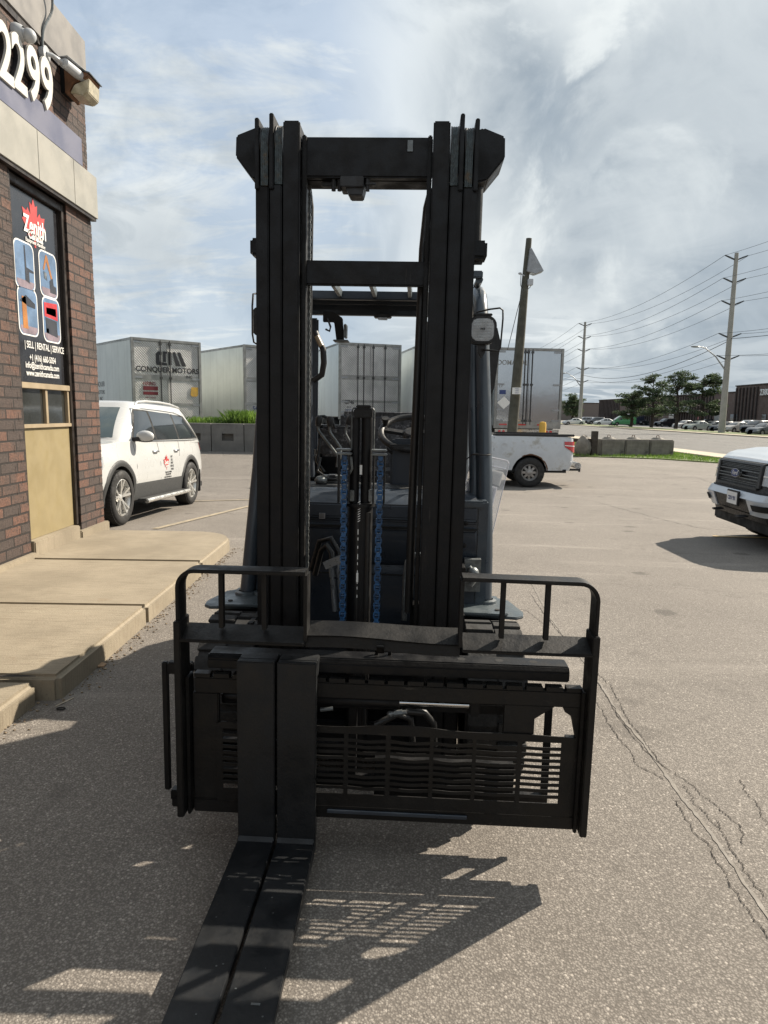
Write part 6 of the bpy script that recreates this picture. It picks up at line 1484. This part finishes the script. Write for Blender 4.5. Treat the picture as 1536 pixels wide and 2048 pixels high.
# roof: frame, slats, rear beam
b = MB(); xl, xr = BX-.555, BX+.555
b.box(xl, xr, 1.97, 2.02, 2.322, 2.372)
fb(b, 'roof_crossbar', 'blued', bevel=.006)
b = MB(); b.box(xl, xr, 2.02, 2.20, 2.335, 2.352); b.box(xl, xr, 2.20, 2.25, 2.262, 2.352); b.box(xl, xr, 2.08, 2.10, 2.310, 2.334); fb(b, 'roof_rear_panel', 'blued', bevel=.005)
for k in range(5):
    x = -.155-.42+.21*k; b = MB(); b.prism([(x-.010, 2.335), (x+.010, 2.335), (x+.014, 2.372), (x-.014, 2.372)], 1.44, 1.97, 'y'); fb(b, 'roof_slat', 'pale')
b = MB(); b.box(xl, xr, 1.40, 1.44, 2.350, 2.385); fb(b, 'roof_front_bar', 'blue', bevel=.005)
b = MB(); b.tube([(BX-.54, 1.43, 2.345), (BX-.54, 2.22, 2.335)], .02, 8); b.tube([(BX+.54, 1.43, 2.345), (BX+.54, 2.22, 2.335)], .02, 8); fb(b, 'roof_side_bar', 'blue', smooth=60)
b = MB(); b.box(-.17, -.06, 2.12, 2.19, 2.240, 2.262); cl_ = fb(b, 'cabin_lamp', 'plastic', bevel=.005)
b = MB(); b.box(-.145, -.085, 2.116, 2.18, 2.230, 2.240); fb(b, 'lamp_lens', 'headl', cl_, bevel=.003)
# bracket and camera hanging at the left of the opening
b = MB(); b.prism([(-.355, 2.135), (-.305, 2.135), (-.258, 2.105), (-.250, 2.00), (-.288, 2.00), (-.300, 2.085), (-.355, 2.085)], 1.16, 1.18, 'y'); cb = fb(b, 'camera_bracket', 'black', bevel=.003)
b = MB(); b.box(-.250, -.236, 1.14, 1.20, 2.01, 2.075); b.box(-.300, -.225, 1.12, 1.20, 1.990, 1.998); fb(b, 'camera_lens', 'greyst', cb, bevel=.003)
b = MB(); b.tube([(-.34, 1.17, 2.12), (-.315, 1.15, 2.06), (-.32, 1.15, 2.04), (-.34, 1.16, 2.05)], .005, 6); fb(b, 'camera_cable', 'plastic', cb, smooth=60)
# left grab handle
b = MB(); b.tube([(-.425, 1.38, 2.06), (-.405, 1.36, 2.02), (-.378, 1.35, 1.97), (-.374, 1.35, 1.90), (-.384, 1.35, 1.84), (-.43, 1.36, 1.81)], .016, 10); gh_ = fb(b, 'grab_handle', 'plastic', smooth=60)
b = MB(); b.tube([(-.412, 1.345, 2.035), (-.385, 1.335, 1.985)], .013, 8); fb(b, 'worn_grip', 'tan', gh_, smooth=60)
b = MB(); b.tube([(-.46, 1.30, 2.20), (-.455, 1.34, 2.0), (-.455, 1.38, 1.6), (-.44, 1.38, 1.3)], .02, 8); fb(b, 'inner_left_post', 'blued', smooth=60)
# --- levers
lv = [None, ((-.412, 1.45, 1.600), (-.417, 1.45, 1.560), (-.300, 1.40, 1.415)), ((-.351, 1.45, 1.600), (-.353, 1.45, 1.550), (-.285, 1.40, 1.460)), ((-.243, 1.45, 1.610), (-.270, 1.45, 1.545), (-.219, 1.40, 1.460))]
for p in lv[1:]:
    b = MB(); b.tube([p[0], Vector(p[0]).lerp(Vector(p[1]), .85), Vector(p[1])+Vector((.005, 0, -.015)), p[2], (p[2][0]-.005, p[2][1], p[2][2]-.06)], .0078, 10); l_ = fb(b, 'control_lever', 'greyst', smooth=60)
    b = MB(); q_ = Vector(p[0]); dr_ = (Vector(p[0])-Vector(p[1])).normalized(); b.tube([q_-dr_*.03, q_-dr_*.01, q_+dr_*.015, q_+dr_*.025], [.014, .018, .019, .012], 12); fb(b, 'knob', 'plastic', l_, smooth=50)
b = MB(); b.tube([(-.43, 1.5, 1.62), (-.39, 1.5, 1.625), (-.345, 1.5, 1.60), (-.33, 1.5, 1.56)], .008, 8); b.tube([(-.40, 1.45, 1.40), (-.41, 1.4, 1.33), (-.35, 1.38, 1.29), (-.30, 1.38, 1.29)], .008, 8); b.tube([(-.41, 1.5, 1.50), (-.42, 1.45, 1.38), (-.38, 1.45, 1.32)], .009, 8); fb(b, 'lever_cable', 'hose', smooth=50)
b = MB(); b.box(-.42, -.21, 1.54, 1.60, 1.40, 1.57); b.box(-.37, -.30, 1.40, 1.50, 1.28, 1.31); fb(b, 'control_box', 'seat', bevel=.02)
# --- steering wheel and column
scn = Vector((.095, 1.52, 1.545)); ax = Vector((0, -.50, .87)).normalized(); ex_ = Vector((1, 0, 0)); ey_ = ax.cross(ex_)
b = MB(); b.tube([scn+ex_*.172*math.cos(a)+ey_*.172*math.sin(a) for a in [2*PI*k/40 for k in range(40)]], .0175, 12, True); sw = fb(b, 'steering_wheel', 'plastic', smooth=60)
b = MB(); b.tube([scn-ax*.03, scn-ax*.0, scn+ax*.012], [.05, .052, .04], 18)
for a in (R(10), R(170), R(270)): b.bar(scn-ax*.01, scn+(ex_*math.cos(a)+ey_*math.sin(a))*.165-ax*.002, .04, .018, ax)
fb(b, 'wheel_hub', 'plastic', sw, bevel=.005)
b = MB(); b.tube([scn+ex_*-.15+ey_*.06+ax*.01, scn+ex_*-.15+ey_*.06+ax*.055], [.012, .022], 12); fb(b, 'spinner_knob', 'plastic', sw, smooth=50)
b = MB(); b.prism([(-.015, 1.225), (.195, 1.225), (.200, 1.50), (.17, 1.515), (.0, 1.515), (-.02, 1.50)], 1.40, 1.46, 'y'); fb(b, 'column_cover', 'blued', bevel=.012)
b = MB(); b.tube([(.09, 1.44, 1.20), (.09, 1.48, 1.5)], .05, 14); b.tube([(-.04, 1.4, 1.46), (.0, 1.42, 1.43)], .008, 8); fb(b, 'steering_column', 'plastic', smooth=50)
b = MB(); b.prism([(-.03, 1.485), (.21, 1.49), (.19, 1.45), (.0, 1.45)], 1.36, 1.44, 'y'); fb(b, 'dash_top', 'plastic', bevel=.01)
# --- body: front cowl panel, floor, seat, hood, counterweight
b = MB(); q_ = [(1.06, .55), (1.04, .80), (1.06, .90), (1.045, .905), (1.03, .93), (1.03, 1.085), (1.045, 1.10), (1.045, 1.125), (1.03, 1.14), (1.035, 1.205), (1.10, 1.250), (1.26, 1.262), (1.26, .55)]
b.prism(q_, BX-.50, BX+.545, 'x'); fb(b, 'front_cowl', 'blued', bevel=.006)
b = MB(); b.box(BX-.50, BX+.545, 1.025, 1.034, .855, .862); b.box(BX-.50, BX+.545, 1.022, 1.040, 1.0915, 1.10); fb(b, 'cowl_groove', 'dark')
b = MB()
for x, z in ((.372, 1.13), (.366, 1.02)): b.lathe([(0, 0), (.012, 0), (.012, -.006), (.006, -.008), (0, -.008)], 16, Matrix.Translation((x, 1.022, z)))
fb(b, 'cowl_bolt', 'black', smooth=40)
b = MB(); b.box(-.345, -.315, 1.0225, 1.0255, 1.130, 1.158); rp = fb(b, 'rating_plate', 'ringm')
b = MB(); [b.box(-.342, -.322, 1.0212, 1.0225, 1.135+.006*k, 1.137+.006*k) for k in range(4)]; fb(b, 'plate_print', 'inkb', rp)
b = MB(); b.box(BX+.545, BX+.60, 1.05, 1.30, .62, 1.235); b.box(BX+.46, BX+.58, 1.03, 1.2, 1.2, 1.235); fb(b, 'cowl_side', 'blue', bevel=.008)
b = MB(); b.box(BX-.52, BX+.56, 1.26, 2.1, .50, .62); b.box(BX-.50, BX+.545, 1.26, 1.45, .62, 1.225); fb(b, 'floor', 'blued', bevel=.01)
b = MB(); b.prism([(1.262, 1.262), (1.45, 1.27), (1.56, 1.22), (1.56, 1.15), (1.262, 1.20)], BX-.48, BX+.52, 'x'); fb(b, 'cowl_top', 'clad', bevel=.012)
b = MB(); b.ball((-.385, 1.36, 1.285), (.035, .035, .025), 16, 8); b.box(-.40, -.26, 1.42, 1.50, 1.262, 1.305); fb(b, 'reservoir_cap', 'greyst', smooth=60)
b = MB(); b.box(BX-.55, BX+.55, 1.88, 2.54, .52, 1.19); fb(b, 'engine_hood', 'blued', bevel=.04)
b = MB(); b.box(BX-.25, BX+.27, 1.86, 2.24, 1.195, 1.30); st = fb(b, 'seat', 'seat', bevel=.035)
b = MB(); b.prism([(2.20, 1.27), (2.30, 1.26), (2.35, 1.64), (2.31, 1.67), (2.26, 1.64)], BX-.27, BX+.29, 'x'); fb(b, 'seat_back', 'seat', st, bevel=.03)
b = MB(); b.box(BX-.52, BX+.52, 2.36, 2.56, 1.195, 1.56); fb(b, 'rear_shadow_block', 'black', bevel=.04)  # invented block, fills out the shadow cast by the cab
for x0_, x1_ in ((.165, .425), (-.665, -.54)): b = MB(); b.box(x0_, x1_, 2.27, 2.31, 1.195, 2.25); fb(b, 'rear_shadow_panel', 'blued', bevel=.01)  # invented panels hidden behind the mast columns, added to block sun through the cab
for sd in (-1, 1): b = MB(); b.box(*sorted((BX+sd*.40, BX+sd*.54)), 2.0, 2.58, 1.195, 1.40); fb(b, 'side_shadow_block', 'black', bevel=.03)  # invented side boxes, added to close lit gaps in the forklift's shadow
b = MB(); b.prism([(2.55, .30), (2.55, 1.16), (2.75, 1.18), (3.0, 1.10), (3.08, .9), (3.08, .42), (2.95, .30)], BX-.56, BX+.56, 'x'); fb(b, 'counterweight', 'blue', bevel=.06, seg=3)
b = MB(); b.T = Matrix.Translation((BX, 2.72, 1.34)) @ Matrix.Rotation(R(90), 4, 'Z'); 
b.cyl((0, -.42, 0), (0, .42, 0), .155, n=28); b.ball((0, -.42, 0), (.155, .07, .155), 20, 10); b.ball((0, .42, 0), (.155, .07, .155), 20, 10); fb(b, 'gas_tank', 'tank', smooth=50)
b = MB(); b.box(BX-.42, BX+.46, .64, 1.06, .13, .56); b.cyl((BX-.5, .72, .377), (BX+.52, .72, .377), .06, n=16); b.box(BX-.30, BX+.30, .62, .80, .16, .44); b.box(BX-.45, BX+.45, 1.06, 2.54, .18, .52); fb(b, 'chassis', 'black', bevel=.01)
b = MB(); b.box(*sorted((BX+.47, BX+.62)), 1.45, 1.95, .30, .33); b.box(BX-.62, BX-.47, 1.45, 1.95, .30, .33); fb(b, 'entry_step', 'black', bevel=.004)
b = MB(); b.box(.315, .350, .66, .74, .80, .97); b.box(.320, .352, .655, .745, .965, .99); b.cyl((.33, .65, .90), (.33, .66, .90), .008, n=8); fb(b, 'mast_bracket', 'blackw', bevel=.004)
b = MB(); b.ball((.41, .95, .90), (.03, .03, .03), 10, 6); b.tube([(.39, .95, .93), (.43, .94, .88), (.40, .94, .84)], .012, 8); b.box(.37, .45, .98, 1.02, .80, .96); fb(b, 'tilt_fitting', 'greyst', smooth=50)
b = MB(); b.box(BX-.49, BX-.45, .60, 1.03, .30, .72); b.box(BX+.44, BX+.47, .60, 1.03, .45, .80); fb(b, 'frame_cheek', 'black', bevel=.01)
# document pouch hanging on the right pillar
p0 = L0 = fk.matrix_basis @ Vector((.535, 1.22, 1.40)) if False else None
bpy.context.view_layer.update()
FW = fk.matrix_world
pc_ = FW @ Vector((.50, 1.24, 1.43))
dp = empty('document_pouch', pc_, (R(0), R(11), R(-2.7)), 'clear plastic pouch with printed papers hanging on the right guard pillar', 'document pouch')
b = MB(); b.prism(rrect(0, -.20, .20, .42, .02), .001, .003, 'y')
mt = pm('clear_plastic', (.80, .82, .86), .12, 0, .03, 5, coat=.5)
pn_ = mt.node_tree.nodes; [setattr(n_.inputs['Alpha'], 'default_value', .30) for n_ in pn_ if n_.type == 'BSDF_PRINCIPLED']
b.build('plastic_sleeve', mt, dp)
b = MB(); b.tube([(x, 0, z) for x, z in rrect(0, -.20, .20, .42, .02)], .0022, 5, True); b.tube([(-.09, -.001, -.035), (.09, -.001, -.035)], .0018, 5); b.build('sleeve_edge', M['paper'], dp, smooth=60)
b = MB(); b.prism([(-.085, -.395), (.065, -.395), (.070, -.14), (-.085, -.12)], .005, .006, 'y'); pp = b.build('paper', M['paper'], dp)
b = MB(); b.prism([(-.085, -.11), (.080, -.13), (.083, -.055), (-.08, -.045)], .005, .006, 'y'); b.build('folded_paper', M['whitep'], dp)
b = MB(); [b.box(-.07+.012*(k % 2), .055-.018*(k % 3), .0035, .0045, -.37+.019*k, -.366+.019*k) for k in range(11)]; b.build('print_line', pm('faint_print', (.30, .30, .45), .6), pp)
# wide back of the lot floor: nothing else is needed; fix names of shared groups
